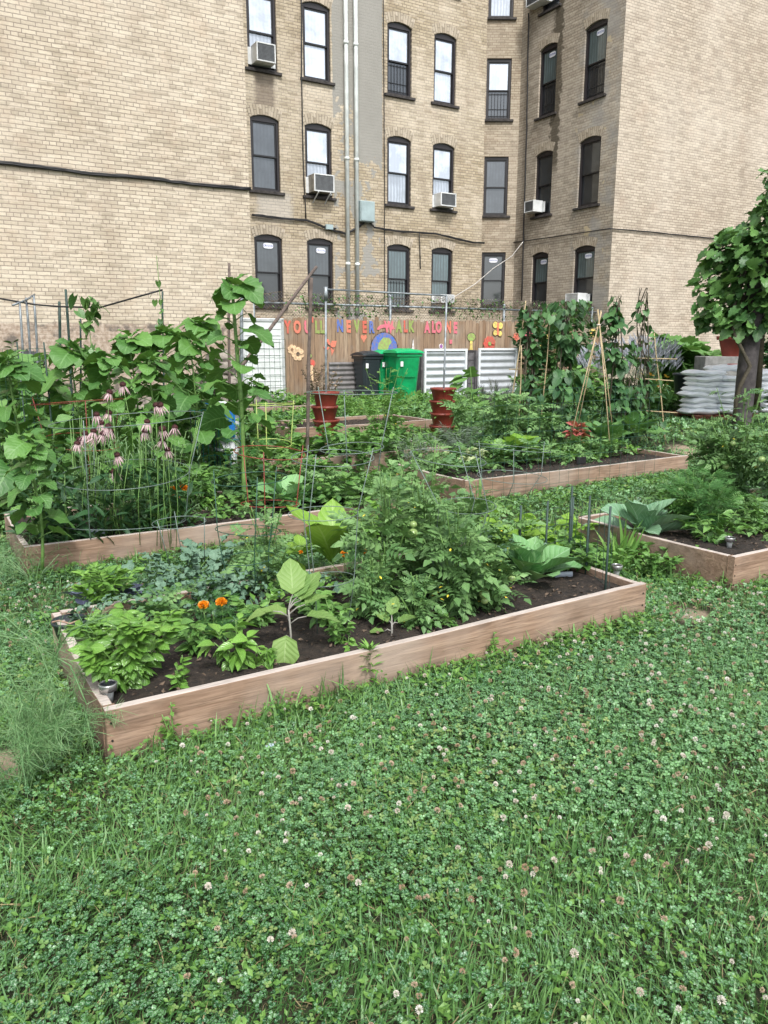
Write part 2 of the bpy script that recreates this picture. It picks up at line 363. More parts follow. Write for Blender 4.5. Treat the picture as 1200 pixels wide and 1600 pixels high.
# ---------------- ground, lawn ----------------
def ground():
    m,nt,b,o=newmat('ground_soil')
    n=noise(nt,.8,6); n2=noise(nt,9,5)
    col=mix(nt,ramp(nt,n,[(.4,(0,0,0)),(.6,(1,1,1))]),(.018,.028,.010),(.06,.048,.028))
    col=mix(nt,math_(nt,'MULTIPLY',n2,.5),col,(.03,.04,.015))
    # trodden bare patches
    tc=nt.nodes.new('ShaderNodeTexCoord')
    for (px,py,r_) in BARE:
        p=G(px,py); vm=nt.nodes.new('ShaderNodeVectorMath'); vm.operation='DISTANCE'; nt.links.new(tc.outputs['Object'],vm.inputs[0]); vm.inputs[1].default_value=tuple(p)
        d=math_(nt,'ADD',vm.outputs['Value'],math_(nt,'MULTIPLY',math_(nt,'SUBTRACT',n2,.5),r_*1.2))
        col=mix(nt,sstep(nt,d,r_*1.1,r_*.6),col,mix(nt,n2,(.2,.15,.1),(.36,.29,.21)))
    nt.links.new(col,b.inputs['Base Color']); b.inputs['Roughness'].default_value=.95
    bump(nt,b,noise(nt,40,5),.8,.02)
    xs=np.concatenate([[-300,-120,-50],np.linspace(-25,25,126),[50,120,300]]); ys=np.concatenate([[-200,-60,-20],np.linspace(-6,30,121),[50,120,400]])
    X,Y=np.meshgrid(xs,ys); Z=ghv(X,Y); v=np.stack([X,Y,Z],2).reshape(-1,3); nx=len(xs)
    F=[(j*nx+i,j*nx+i+1,(j+1)*nx+i+1,(j+1)*nx+i) for j in range(len(ys)-1) for i in range(nx-1)]
    A=Acc(); A.add(v,F); o=A.build('ground',m,None,True); tag(o,kind='structure'); return o
BARE=[(1080,962,.14),(8,1205,.10),(20,1190,.12),(860,720,.22),(1090,705,.4),(300,690,.3),(820,750,.25)]
ground()
BEDS=[]   # (corner, length, width) for keeping the lawn out
def inbeds(x,y,m=0.02):
    r=np.zeros(len(x),bool)
    for c,L,W in BEDS:
        dx,dy=x-c[0],y-c[1]; s=dx*U[0]+dy*U[1]; t=dx*V[0]+dy*V[1]
        r|=(s>-m)&(s<L+m)&(t>-m)&(t<W+m)
    return r
def vn(x,y,s,seed):
    r=np.random.RandomState(seed); o=np.zeros_like(x)
    for k in range(6):
        a=r.rand()*2*PI; f=s*(.6+r.rand()*1.2); o+=np.sin(x*f*np.cos(a)+y*f*np.sin(a)+r.rand()*7)
    return o/6
def region(y0,y1,dens,wide=.56):
    a=wide*(y1*y1-y0*y0)+.6*(y1-y0); n=int(a*dens)
    y=np.sqrt(rs.rand(int(n*1.3))*(y1*y1-y0*y0)+y0*y0); x=(rs.rand(len(y))*2-1)*(wide*y+.3)
    k=~inbeds(x,y); return x[k][:n],y[k][:n]
def bare(x,y):
    r=np.zeros(len(x),bool)
    for px,py,q in BARE:
        p=G(px,py); d=np.hypot(x-p[0],(y-p[1])); r|=(d<q*(.75+.5*rs.rand(len(x))))
    return r
# ---------------- raised beds ----------------
def woodmat(name,c1,c2,top=False):
    m,nt,b,o=newmat(name)
    tc=nt.nodes.new('ShaderNodeTexCoord'); mp=nt.nodes.new('ShaderNodeMapping'); mp.inputs['Scale'].default_value=(1.2,9,14); nt.links.new(tc.outputs['Object'],mp.inputs[0])
    g=nt.nodes.new('ShaderNodeTexNoise'); g.inputs['Scale'].default_value=2.2; g.inputs['Detail'].default_value=6; g.inputs['Distortion'].default_value=1.2; nt.links.new(mp.outputs[0],g.inputs[0])
    col=mix(nt,ramp(nt,g.outputs['Fac'],[(.3,(0,0,0)),(.7,(1,1,1))]),c1,c2)
    mp2=nt.nodes.new('ShaderNodeMapping'); mp2.inputs['Scale'].default_value=(3,60,90); nt.links.new(tc.outputs['Object'],mp2.inputs[0]); fg=noise(nt,2,4,mp2.outputs[0])
    col=mix(nt,ramp(nt,fg,[(.5,(0,0,0)),(.66,(.55,.55,.55))]),col,tuple(x*.45 for x in c1))
    bl=noise(nt,3.5,5); col=mix(nt,ramp(nt,bl,[(.5,(0,0,0)),(.78,(.7,.7,.7))]),col,tuple(x*.5 for x in c1))
    gy=noise(nt,1.3,4); col=mix(nt,ramp(nt,gy,[(.45,(0,0,0)),(.7,(.5,.5,.5))]),col,(.42,.36,.31))
    a=nt.nodes.new('ShaderNodeAttribute'); a.attribute_name='rnd'
    col=mix(nt,math_(nt,'MULTIPLY',a.outputs['Fac'],.35),col,(.25,.17,.12))
    vo=nt.nodes.new('ShaderNodeTexVoronoi'); vo.inputs['Scale'].default_value=2.1; nt.links.new(tc.outputs['Object'],vo.inputs[0])
    col=mix(nt,sstep(nt,vo.outputs['Distance'],.09,.03),col,(.10,.05,.03))
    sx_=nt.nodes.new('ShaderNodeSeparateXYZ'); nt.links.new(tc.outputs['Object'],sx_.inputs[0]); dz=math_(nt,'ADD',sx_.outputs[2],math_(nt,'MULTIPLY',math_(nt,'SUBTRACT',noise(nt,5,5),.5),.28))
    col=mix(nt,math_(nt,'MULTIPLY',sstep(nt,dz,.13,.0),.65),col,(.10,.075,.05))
    nt.links.new(col,b.inputs['Base Color']); b.inputs['Roughness'].default_value=.85
    bump(nt,b,g.outputs['Fac'],.5,.008)
    return m
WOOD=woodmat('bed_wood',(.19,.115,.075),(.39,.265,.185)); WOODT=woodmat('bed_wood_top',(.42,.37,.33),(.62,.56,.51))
def soilmat():
    m,nt,b,o=newmat('bed_soil'); n=noise(nt,28,6); n2=noise(nt,90,4)
    col=ramp(nt,n,[(.35,(.012,.009,.007)),(.6,(.035,.025,.018)),(.75,(.07,.052,.038))])
    col=mix(nt,sstep(nt,n2,.68,.72),col,(.2,.16,.12))
    nt.links.new(col,b.inputs['Base Color']); b.inputs['Roughness'].default_value=.95; bump(nt,b,n,1,.03); return m
SOIL=soilmat(); SCREW=plain('dark_screw',(.05,.045,.04),.5,.5)
CHIP=plain('bark_chip',(.14,.10,.07),.9,0,.3,30)
def bed(corner,L,W,ztop,label,h=.24,th=.04,drop=.05,group='wooden raised garden beds'):
    BEDS.append((corner,L,W))
    t=thing('raised_bed',label,'raised bed',(corner[0],corner[1],ztop-h),R(31.5),group)
    def board(x0,x1,y0,y1,r):
        A=Acc(); nseg=14; long_x=(x1-x0)>(y1-y0)
        # slightly warped board: top face gets its own weathered material
        n=nseg
        V_=[];F=[]
        rr=random.Random(int(r*1000))
        for i in range(n+1):
            f=i/n; wv=.004*math.sin(f*5+r*9)+.002*rr.uniform(-1,1); tz=h+.003*math.sin(f*7+r*5)
            if long_x: xs=x0+(x1-x0)*f; q=[(xs,y0+wv,-.12),(xs,y1+wv,-.12),(xs,y1+wv,tz),(xs,y0+wv,tz)]
            else: ys=y0+(y1-y0)*f; q=[(x0+wv,ys,-.12),(x1+wv,ys,-.12),(x1+wv,ys,tz),(x0+wv,ys,tz)]
            V_+=q
        for i in range(n):
            a=i*4; b_=a+4
            for k in range(4): F.append((a+k,a+(k+1)%4,b_+(k+1)%4,b_+k))
        F+=[(0,1,2,3),(n*4+3,n*4+2,n*4+1,n*4)]
        mi=[ (1 if (fi<n*4 and fi%4==2) else 0) for fi in range(len(F))]
        A.add(V_,F,None,r); A.m[-1]=np.array(mi)
        o=A.build('board',[WOOD,WOODT],t,False,.004); return o
    e=.0025
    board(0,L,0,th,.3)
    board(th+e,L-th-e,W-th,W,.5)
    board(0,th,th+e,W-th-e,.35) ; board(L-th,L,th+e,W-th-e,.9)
    for sx_ in (.02,L-.02):
        for sz_ in (.05,.12,.18):
            A=Acc(); A.tube([(sx_,-.0015,h-sz_),(sx_,.002,h-sz_)],.0045,8); A.build('screw',SCREW,t)
    # soil
    A=Acc(); nx,ny=int(L*18),int(W*18); xs=np.linspace(th+.001,L-th-.001,nx); ys=np.linspace(th+.001,W-th-.001,ny); X,Y=np.meshgrid(xs,ys)
    Z=h-drop+.012*vn(X,Y,9,3)+.010*vn(X,Y,30,4)+.008*rs.rand(*X.shape)
    F=[(j*nx+i,j*nx+i+1,(j+1)*nx+i+1,(j+1)*nx+i) for j in range(ny-1) for i in range(nx-1)]
    A.add(np.stack([X,Y,Z],2).reshape(-1,3),F)
    n=int(L*W*260); p=np.stack([rs.rand(n)*(L-.12)+.06,rs.rand(n)*(W-.12)+.06,np.full(n,h-drop+.012)],1)
    A.scatter(TL['small'],p,frames(dirs(rs.rand(n)*2*PI,rs.rand(n)*.8-.3),rs.rand(n)*3),rs.rand(n)*.022+.008,mi=1)
    A.build('soil',[SOIL,CHIP],t,False)
    return t
ZB=.19
def pc(px,py,z): return Pz(px,py,z)
A1=Pz(163,1113,ZB); bed(A1,2.93,1.26,ZB,'long raised bed at the front with basil, eggplant and tomatoes beside the clover lawn')
A2=Pz(37,856,ZB); bed(A2,2.95,1.25,ZB,'raised bed on the left holding the pink coneflowers and orange marigolds')
z3=ZB+.06; A3=Pz(727,752,z3); bed(A3,3.25,1.25,z3,'middle raised bed with round cabbage leaves and bamboo teepees behind it')
A7=Pz(1148,872,ZB); bed(A7,2.6,1.38,ZB,'raised bed at the right edge with blue kale, peppers and a solar light')
z5=.25+ZB; c5=Pz(677,656,z5); A5=c5-U*2.3; bed(A5,2.3,1.1,z5,'small far raised bed standing between the two stacked planters',.2)
z4=.14+ZB; c4_=Pz(700,698,z4); A4=c4_-U*2.3; bed(A4,2.3,1.1,z4,'weedy raised bed in front of the right stacked planter',.2)
z6=.27+ZB; c6=Pz(497,633,z6); A6=c6-U*0-U*2.6; bed(A6,2.6,1.8,z6,'far raised bed in front of the white door panel',.22)
z8=ZB+.0; c8=Pz(98,757,z8); A8=c8-U*2.2; bed(A8,2.2,1.2,z8,'raised bed behind the young sunflower at the left edge',.22)

# ---------------- lawn (countless clover, grass and weeds) ----------------
def lawn():
    A=Acc(); B=Acc(); C=Acc(); D=Acc()
    for (y0,y1,dc,dg,sz) in ((.95,2.3,6200,7200,.0115),(2.3,3.8,5200,5200,.0125),(3.8,6.2,2300,2000,.016),(6.2,9.5,900,900,.024),(9.5,17,260,330,.042)):
        x,y=region(y0,y1,dc); bn=vn(x,y,2.2,11)+.5*vn(x,y,7,12); k=(~bare(x,y))&((bn>-.22)|(rs.rand(len(x))<.35)); x,y=x[k],y[k]; n=len(x)
        hgt=(.035+.03*rs.rand(n)+.018*vn(x,y,5,13))*(sz/.0125)**.35
        p=np.stack([x,y,ghv(x,y)+hgt],1); tone=np.clip(.45+.45*vn(x,y,1.3,14)+.35*(rs.rand(n)-.5),0,1)
        tone=np.clip(tone+.25*rs.randn(n),0,1); yl=(rs.rand(n)<.05+.12*(vn(x,y,2.7,77)>.25)); fr=upright(rs.rand(n)*2*PI,np.abs(rs.randn(n))*.6); ss=sz*.9*(.45+.95*rs.rand(n)**1.3)
        A.scatter(CLOVER,p[~yl],fr[~yl],ss[~yl],tone[~yl]); A.scatter(CLOVER,p[yl],fr[yl],ss[yl],tone[yl],mi=1)
        x,y=region(y0,y1,dg); gn=vn(x,y,2.2,11)+.5*vn(x,y,7,12); dn=vn(x,y,1.7,21); k=(~bare(x,y))&((gn<.18)|(rs.rand(len(x))<.45)); x,y,gn=x[k],y[k],gn[k]; n=len(x)
        hh=(.04+.06*rs.rand(n)**1.5+.035*np.clip(vn(x,y,4,31),0,1))*(sz/.0125)**.4
        p=np.stack([x,y,ghv(x,y)],1); az=vn(x,y,6,41)*4+rs.randn(n)*.9
        which=rs.randint(0,4,n); ton=np.clip(.4+.4*vn(x,y,2.5,42)+.4*(rs.rand(n)-.5),0,1)
        wd=hh*(sz/.0125)**.5*(.35+.75*rs.rand(n)**1.4)
        for q in range(4):
            s_=which==q; B.scatter(BL[q],p[s_],upright(az[s_],np.abs(rs.randn(s_.sum()))*.3),np.stack([wd[s_]*1.15,hh[s_]*1.25,hh[s_]],1),ton[s_],mi=0)
        # dry blades
        nd=n//7; idx=rs.choice(n,nd,False); B.scatter(BL[3],p[idx],upright(rs.rand(nd)*6.28,rs.rand(nd)*1.3),np.stack([wd[idx],hh[idx],hh[idx]],1)*.9,mi=1)
        # broad pale weeds
        x,y=region(y0,y1,dc*.10); k=(~bare(x,y))&(vn(x,y,1.6,51)>.05); x,y=x[k],y[k]; n=len(x)
        for r_ in range(4):
            p=np.stack([x,y,ghv(x,y)+.02+.03*rs.rand(n)],1)
            D.scatter(TL['small'],p,frames(dirs(rs.rand(n)*2*PI,rs.rand(n)*.9),rs.randn(n)*.4),(sz*1.7)*(.5+rs.rand(n)))
    # taller growth hugging the boards and between the beds
    def strip(p0,p1,w_,dens,hmul,dd=1):
        p0=np.asarray(p0)[:2];p1=np.asarray(p1)[:2]; L=np.linalg.norm(p1-p0); n=int(L*w_*dens); f=rs.rand(n); g=(rs.rand(n)-.5)*w_
        d=(p1-p0)/L; q=p0+(p1-p0)*f[:,None]+np.stack([-d[1],d[0]],1)*0 if False else p0+(p1-p0)*f[:,None]+np.array([-d[1],d[0]])*g[:,None]
        x,y=q[:,0],q[:,1]; k=~inbeds(x,y,.005); x,y=x[k],y[k]; n=len(x); p=np.stack([x,y,ghv(x,y)],1)
        hh=(.05+.15*rs.rand(n)**2)*hmul; w2=hh*.55+.02
        for q_ in range(4):
            s_=np.arange(n)%4==q_; B.scatter(BL[q_],p[s_],upright(rs.rand(s_.sum())*6.28,np.abs(rs.randn(s_.sum()))*.35),np.stack([w2[s_],hh[s_],hh[s_]],1))
        m_=n//2; idx=rs.choice(n,m_,False)
        for r_ in range(5):
            pp=p[idx].copy(); pp[:,2]+=rs.rand(m_)*.09*hmul; pp[:,:2]+=rs.randn(m_,2)*.015
            D.scatter(TL['small'],pp,frames(dirs(rs.rand(m_)*6.28,rs.rand(m_)*1-.2),rs.randn(m_)*.4),(.018+.022*rs.rand(m_))*dd)
    e1=A1+U*2.93
    strip(A1-V*.05,e1-V*.05,.1,1300,1.0,.9); strip(A1+U*.5-V*.06,A1+U*1.2-V*.06,.12,1600,1.35,.6); strip(A1+U*1.3-V*.1,e1-V*.1,.25,1000,.95,1.05); strip(e1-U*.9-V*.06,e1-V*.06,.1,1500,1.25,1.1); strip(e1+U*.12-V*.1,e1+U*.2+V*1.2,.4,500,.9)
    strip(A1+V*1.5,A1+V*1.5+U*3,.6,650,1.0,1.3); strip(A2-V*.1,A2-V*.1+U*3,.25,900,1.0,1.3); strip(A3-V*.25,A3+U*3-V*.25,.5,350,.9,1.5)
    strip(A1-U*.4+V*.9,A1-U*.5+V*2.2,.9,500,.7)
    strip(A7+V*0-U*.15,A7-U*.15+V*1.4,.35,700,1.1,1.2); strip(A7-V*.1,A7-V*.1+U*1.5,.3,700,1.0,1.3)
    strip(A3-V*.12,A3+U*3-V*.12,.25,350,.9,1.4); strip(A2+V*1.7,A2+V*1.7+U*3,.8,400,1.2,2)
    strip(A4-V*.5,A4+U*2.5-V*.5,1.2,260,1.5,2.6); strip(A5-V*.6,A5+U*2.8-V*.6,1.2,220,1.6,3); strip(A5+V*2.2,A5+V*2.2+U*3,2.2,140,1.6,3)
    strip((-6,13),(2,17),2.5,90,2.2,3.5); strip((2,15),(8,20),2.2,60,2.2,4); strip((-6,9),(-2.5,12.5),2.5,120,2.,3)
    tag(A.build('clover',[GCL,GCY],None),'dense carpet of three leaved clover over the lawn','clover',kind='stuff')
    tag(B.build('grass',[GG,GDRY],None),'grass blades growing in tufts among the clover','grass',kind='stuff')
    tag(D.build('weeds',GY,None),'low pale green weeds scattered along the lawn and boards','weeds',kind='stuff')
    # white clover blossoms
    WH=leafmat('clover_floret',(.66,.56,.48),(.86,.84,.78),.6,.2); BR=leafmat('clover_faded',(.34,.23,.14),(.56,.44,.33),.7,.1)
    k=np.arange(44); ph=k*2.399; zz=1-1.75*(k+.5)/44; d=np.stack([np.sqrt(1-zz**2)*np.cos(ph),np.sqrt(1-zz**2)*np.sin(ph),zz],1); d2=d.copy(); d2[:,2]+=.5
    fl=T([(-.16,0,0),(.16,0,0),(.12,.62,.0),(-.12,.62,0)],[(0,1,2,3)],[(0,0)]*4)
    M=frames(d2,rs.rand(44)*3); tv=combine([(fl,M[i],d[i]*.42) for i in range(44)])
    x,y=region(.95,2.4,110); x2,y2=region(2.4,4.6,120); x=np.concatenate([x,x2]); y=np.concatenate([y,y2])
    k=(vn(x,y,1.1,61)+.35*x/(.5*y)>-.35)&(rs.rand(len(x))<.9); x,y=x[k],y[k]; n=len(x); br=rs.rand(n)<.5
    z=ghv(x,y)+.062+.035*rs.rand(n)
    p=np.stack([x,y,z],1)
    C.scatter(tv,p[~br],upright(rs.rand((~br).sum())*6,rs.rand((~br).sum())*.5),.0088*(.5+.75*rs.rand((~br).sum())),mi=0)
    C.scatter(tv,p[br],upright(rs.rand(br.sum())*6,rs.rand(br.sum())*1.2),.0095*(.7+.5*rs.rand(br.sum()))[:,None]*np.array([1,1,.75]),mi=1)
    for i in range(n): C.tube([(x[i],y[i],ghv(x[i],y[i])),(x[i]+.004,y[i],z[i])],.0008,3,.5,2,False)
    tag(C.build('clover_blossoms',[WH,BR,STEM],None),'white and faded brown clover blossoms dotted over the lawn','clover blossoms',kind='stuff')
lawn()

# ---------------- apartment building ----------------
def stucco(nt,col,X,Z,tc):
    n1=noise(nt,1.6,4,tc.outputs['Object']); n2=noise(nt,5,3,tc.outputs['Object'])
    zz=math_(nt,'ADD',Z,math_(nt,'MULTIPLY',math_(nt,'SUBTRACT',n2,.5),1.6))
    xx=math_(nt,'ADD',X,math_(nt,'MULTIPLY',math_(nt,'SUBTRACT',n2,.5),.12))
    right=math_(nt,'MULTIPLY',win(nt,xx,4.16,4.98,.01),sstep(nt,zz,6.0,6.05))
    left=math_(nt,'MULTIPLY',win(nt,xx,3.6,4.3,.01),sstep(nt,zz,7.25,7.3))
    pat=math_(nt,'MULTIPLY',win(nt,X,3.62,4.9,.05),sstep(nt,math_(nt,'ADD',n1,math_(nt,'MULTIPLY',n2,.15)),.60,.62))
    f=math_(nt,'MAXIMUM',math_(nt,'MAXIMUM',right,left),pat)
    pc_=mix(nt,n1,(.25,.245,.22),(.36,.35,.32))
    col=mix(nt,f,col,pc_)
    # rust and soot streaks that run down under two sills
    st=math_(nt,'MULTIPLY',win(nt,math_(nt,'ADD',X,math_(nt,'MULTIPLY',n2,.2)),1.75,2.1,.12),win(nt,Z,6.9,7.65,.2))
    col=mix(nt,math_(nt,'MULTIPLY',st,.6),col,(.13,.10,.08))
    ef=math_(nt,'MULTIPLY',win(nt,math_(nt,'ADD',X,math_(nt,'MULTIPLY',n2,.3)),1.8,2.5,.2),win(nt,Z,4.55,5.0,.2))
    return mix(nt,math_(nt,'MULTIPLY',ef,.5),col,(.5,.48,.45))
def sidewet(nt,col,X,Z,tc):
    n2=noise(nt,6,3,tc.outputs['Object']); n1=noise(nt,1.3,4,tc.outputs['Object'])
    x=math_(nt,'ADD',X,math_(nt,'MULTIPLY',math_(nt,'SUBTRACT',n2,.5),.5))
    f=math_(nt,'MULTIPLY',win(nt,x,1.40,1.66,.10),win(nt,Z,6.6,12.6,.5))
    col=mix(nt,math_(nt,'MULTIPLY',f,.8),col,(.055,.045,.028))
    g=math_(nt,'MULTIPLY',win(nt,x,2.6,3.7,.4),sstep(nt,n1,.4,.6)); col=mix(nt,math_(nt,'MULTIPLY',g,.6),col,(.30,.30,.29))
    y_=math_(nt,'MULTIPLY',win(nt,x,2.5,3.6,.3),sstep(nt,noise(nt,1.9,2,tc.outputs['Object']),.64,.66)); return mix(nt,math_(nt,'MULTIPLY',y_,.6),col,(.58,.48,.30))
def leftbase(nt,col,X,Z,tc):
    n2=noise(nt,5,4,tc.outputs['Object']); n3=noise(nt,14,5,tc.outputs['Object'])
    z=math_(nt,'ADD',Z,math_(nt,'MULTIPLY',math_(nt,'SUBTRACT',n2,.5),.25))
    st=mix(nt,ramp(nt,n3,[(.4,(0,0,0)),(.6,(1,1,1))]),(.30,.23,.175),(.46,.38,.31))
    st=mix(nt,ramp(nt,noise(nt,2.3,6,tc.outputs['Object']),[(.52,(0,0,0)),(.6,(1,1,1))]),st,(.16,.135,.115))
    return mix(nt,sstep(nt,z,1.92,1.86),col,st)
BL_=brickmat('pale_cream_brick',(.51,.46,.375),(.38,.335,.265),(.215,.18,.155),(.42,.32,.24),leftbase,pale=.25)
BF_=brickmat('yellow_brick',(.45,.395,.30),(.33,.285,.205),(.17,.145,.12),(.25,.18,.13),stucco,pale=.4)
BM_=brickmat('yellow_brick_bay',(.42,.375,.30),(.32,.28,.22),(.20,.155,.115),(.27,.19,.13),pale=.2)
BS_=brickmat('grey_yellow_brick',(.40,.365,.305),(.30,.27,.22),(.16,.125,.10),(.2,.16,.12),sidewet,pale=.3)
BR_=brickmat('pinkish_cream_brick',(.485,.435,.36),(.37,.325,.265),(.20,.17,.145),(.36,.28,.22),pale=.35)
BV_=brickmat('arch_brick',(.40,.36,.29),(.31,.27,.21),(.17,.145,.12),(.27,.19,.13),uv=True,pale=.2)
FRM=plain('dark_window_frame',(.022,.019,.022),.4,0,.1,6); FRM2=plain('sash_frame',(.012,.012,.014),.35,0,.1,6)
SIL=plain('dark_sill_stone',(.045,.040,.038),.8,0,.3,9,.3)
def glass(name,base,gl,sky_refl=0.0,fold=0.,rough=.04):
    m,nt,b,o=newmat(name)
    tc=nt.nodes.new('ShaderNodeTexCoord')
    wv=nt.nodes.new('ShaderNodeTexWave'); wv.inputs['Scale'].default_value=3.5; wv.inputs['Distortion'].default_value=2.5; wv.inputs['Detail'].default_value=2; nt.links.new(tc.outputs['Object'],wv.inputs[0])
    gp__=nt.nodes.new('ShaderNodeNewGeometry'); n=noise(nt,2.2,4,gp__.outputs['Position'])
    c=mix(nt,wv.outputs['Fac'],tuple(x*(1-fold) for x in base),base); c=mix(nt,ramp(nt,n,[(.4,(0,0,0)),(.62,(.8,.8,.8))]),c,tuple(x*.5 for x in base))  # noise painted into the base imitates clouds reflected in the panes
    nt.links.new(c,b.inputs['Base Color']); b.inputs['Roughness'].default_value=.6
    g=nt.nodes.new('ShaderNodeBsdfGlossy'); g.inputs['Roughness'].default_value=rough; g.inputs[0].default_value=(.85,.92,1,1)
    bp=nt.nodes.new('ShaderNodeBump'); bp.inputs['Strength'].default_value=.04; bp.inputs['Distance'].default_value=.02; nt.links.new(n,bp.inputs['Height'])
    mx=nt.nodes.new('ShaderNodeMixShader'); mx.inputs[0].default_value=gl
    nt.links.new(b.outputs[0],mx.inputs[1]); nt.links.new(g.outputs[0],mx.inputs[2]); nt.links.new(mx.outputs[0],o.inputs[0]); return m
GLS={'w':glass('glass_painted_sky',(.62,.68,.78),.28,0,.10),'c':glass('glass_over_curtain',(.40,.44,.50),.24,0,.4),'d':glass('glass_over_dark_room',(.02,.025,.03),.09),  # first pane: reflected sky is painted into its pale base colour
 'g':glass('glass_over_grey_screen',(.06,.07,.08),.09,0,.2),'t':glass('glass_over_teal_curtain',(.09,.14,.15),.12,0,.5)}
STICK=plain('window_sticker',(.78,.8,.86),.6,0,.05)
BLUE=plain('sticker_blue',(.05,.1,.4),.6,0,.05)
def textmesh(name,txt,size,mat,parent,loc,rot=(PI/2,0,0),ext=.001,off=0.,align='CENTER',sx=1.):
    cu=bpy.data.curves.new(name,'FONT'); cu.body=txt; cu.size=size; cu.extrude=ext; cu.offset=off; cu.align_x=align; cu.align_y='CENTER'; cu.resolution_u=3
    o=bpy.data.objects.new(name,cu); COL.objects.link(o); dg=bpy.context.evaluated_depsgraph_get(); dg.update()
    me=bpy.data.meshes.new_from_object(o.evaluated_get(dg)); bpy.data.objects.remove(o)
    me.materials.clear(); me.materials.append(mat)
    o=bpy.data.objects.new(name,me); COL.objects.link(o); o.parent=parent; o.location=loc; o.rotation_euler=rot; o.scale=(sx,1,1); return o
bld=thing('apartment_building','four storey cream brick apartment building with a recessed court across the back of the garden','building',(0,0,0))
ARCH=.085
def arcpts(s0,s1,zt,rise,n=8):
    w_=s1-s0; return [(s0+w_*i/n, zt-rise+rise*(1-(2*i/n-1)**2)) for i in range(n+1)]
def wall(P0,P1,z0,z1,wins,mat,xoff=0):
    P0=np.array(P0,float);P1=np.array(P1,float); L=np.linalg.norm(P1-P0); ang=math.atan2(P1[1]-P0[1],P1[0]-P0[0])
    bm=bmesh.new(); E=[]
    def loop(pts):
        vs=[bm.verts.new((x,0,z)) for x,z in pts]; 
        for i in range(len(vs)): E.append(bm.edges.new((vs[i],vs[(i+1)%len(vs)])))
        return vs
    loop([(0,z0),(L,z0),(L,z1),(0,z1)]); H=[]
    for s0,s1,zb,zt,ar in wins:
        top=arcpts(s0,s1,zt,ARCH) if ar else [(s0,zt),(s1,zt)]
        H.append([(s0,zb),(s1,zb)]+top[::-1]); loop(H[-1])
    bmesh.ops.triangle_fill(bm,use_beauty=True,use_dissolve=False,edges=E)
    for h in H:
        n=len(h); f=[bm.verts.new((x,0,z)) for x,z in h]; b_=[bm.verts.new((x,.14,z)) for x,z in h]
        for i in range(n): bm.faces.new((f[i],f[(i+1)%n],b_[(i+1)%n],b_[i]))
    bmesh.ops.recalc_face_normals(bm,faces=bm.faces)
    me=bpy.data.meshes.new('wall'); bm.to_mesh(me); bm.free(); me.materials.append(mat)
    o=bpy.data.objects.new('wall',me); COL.objects.link(o); o.parent=bld; o.location=(P0[0],P0[1],0); o.rotation_euler=(0,0,ang)
    return P0,ang
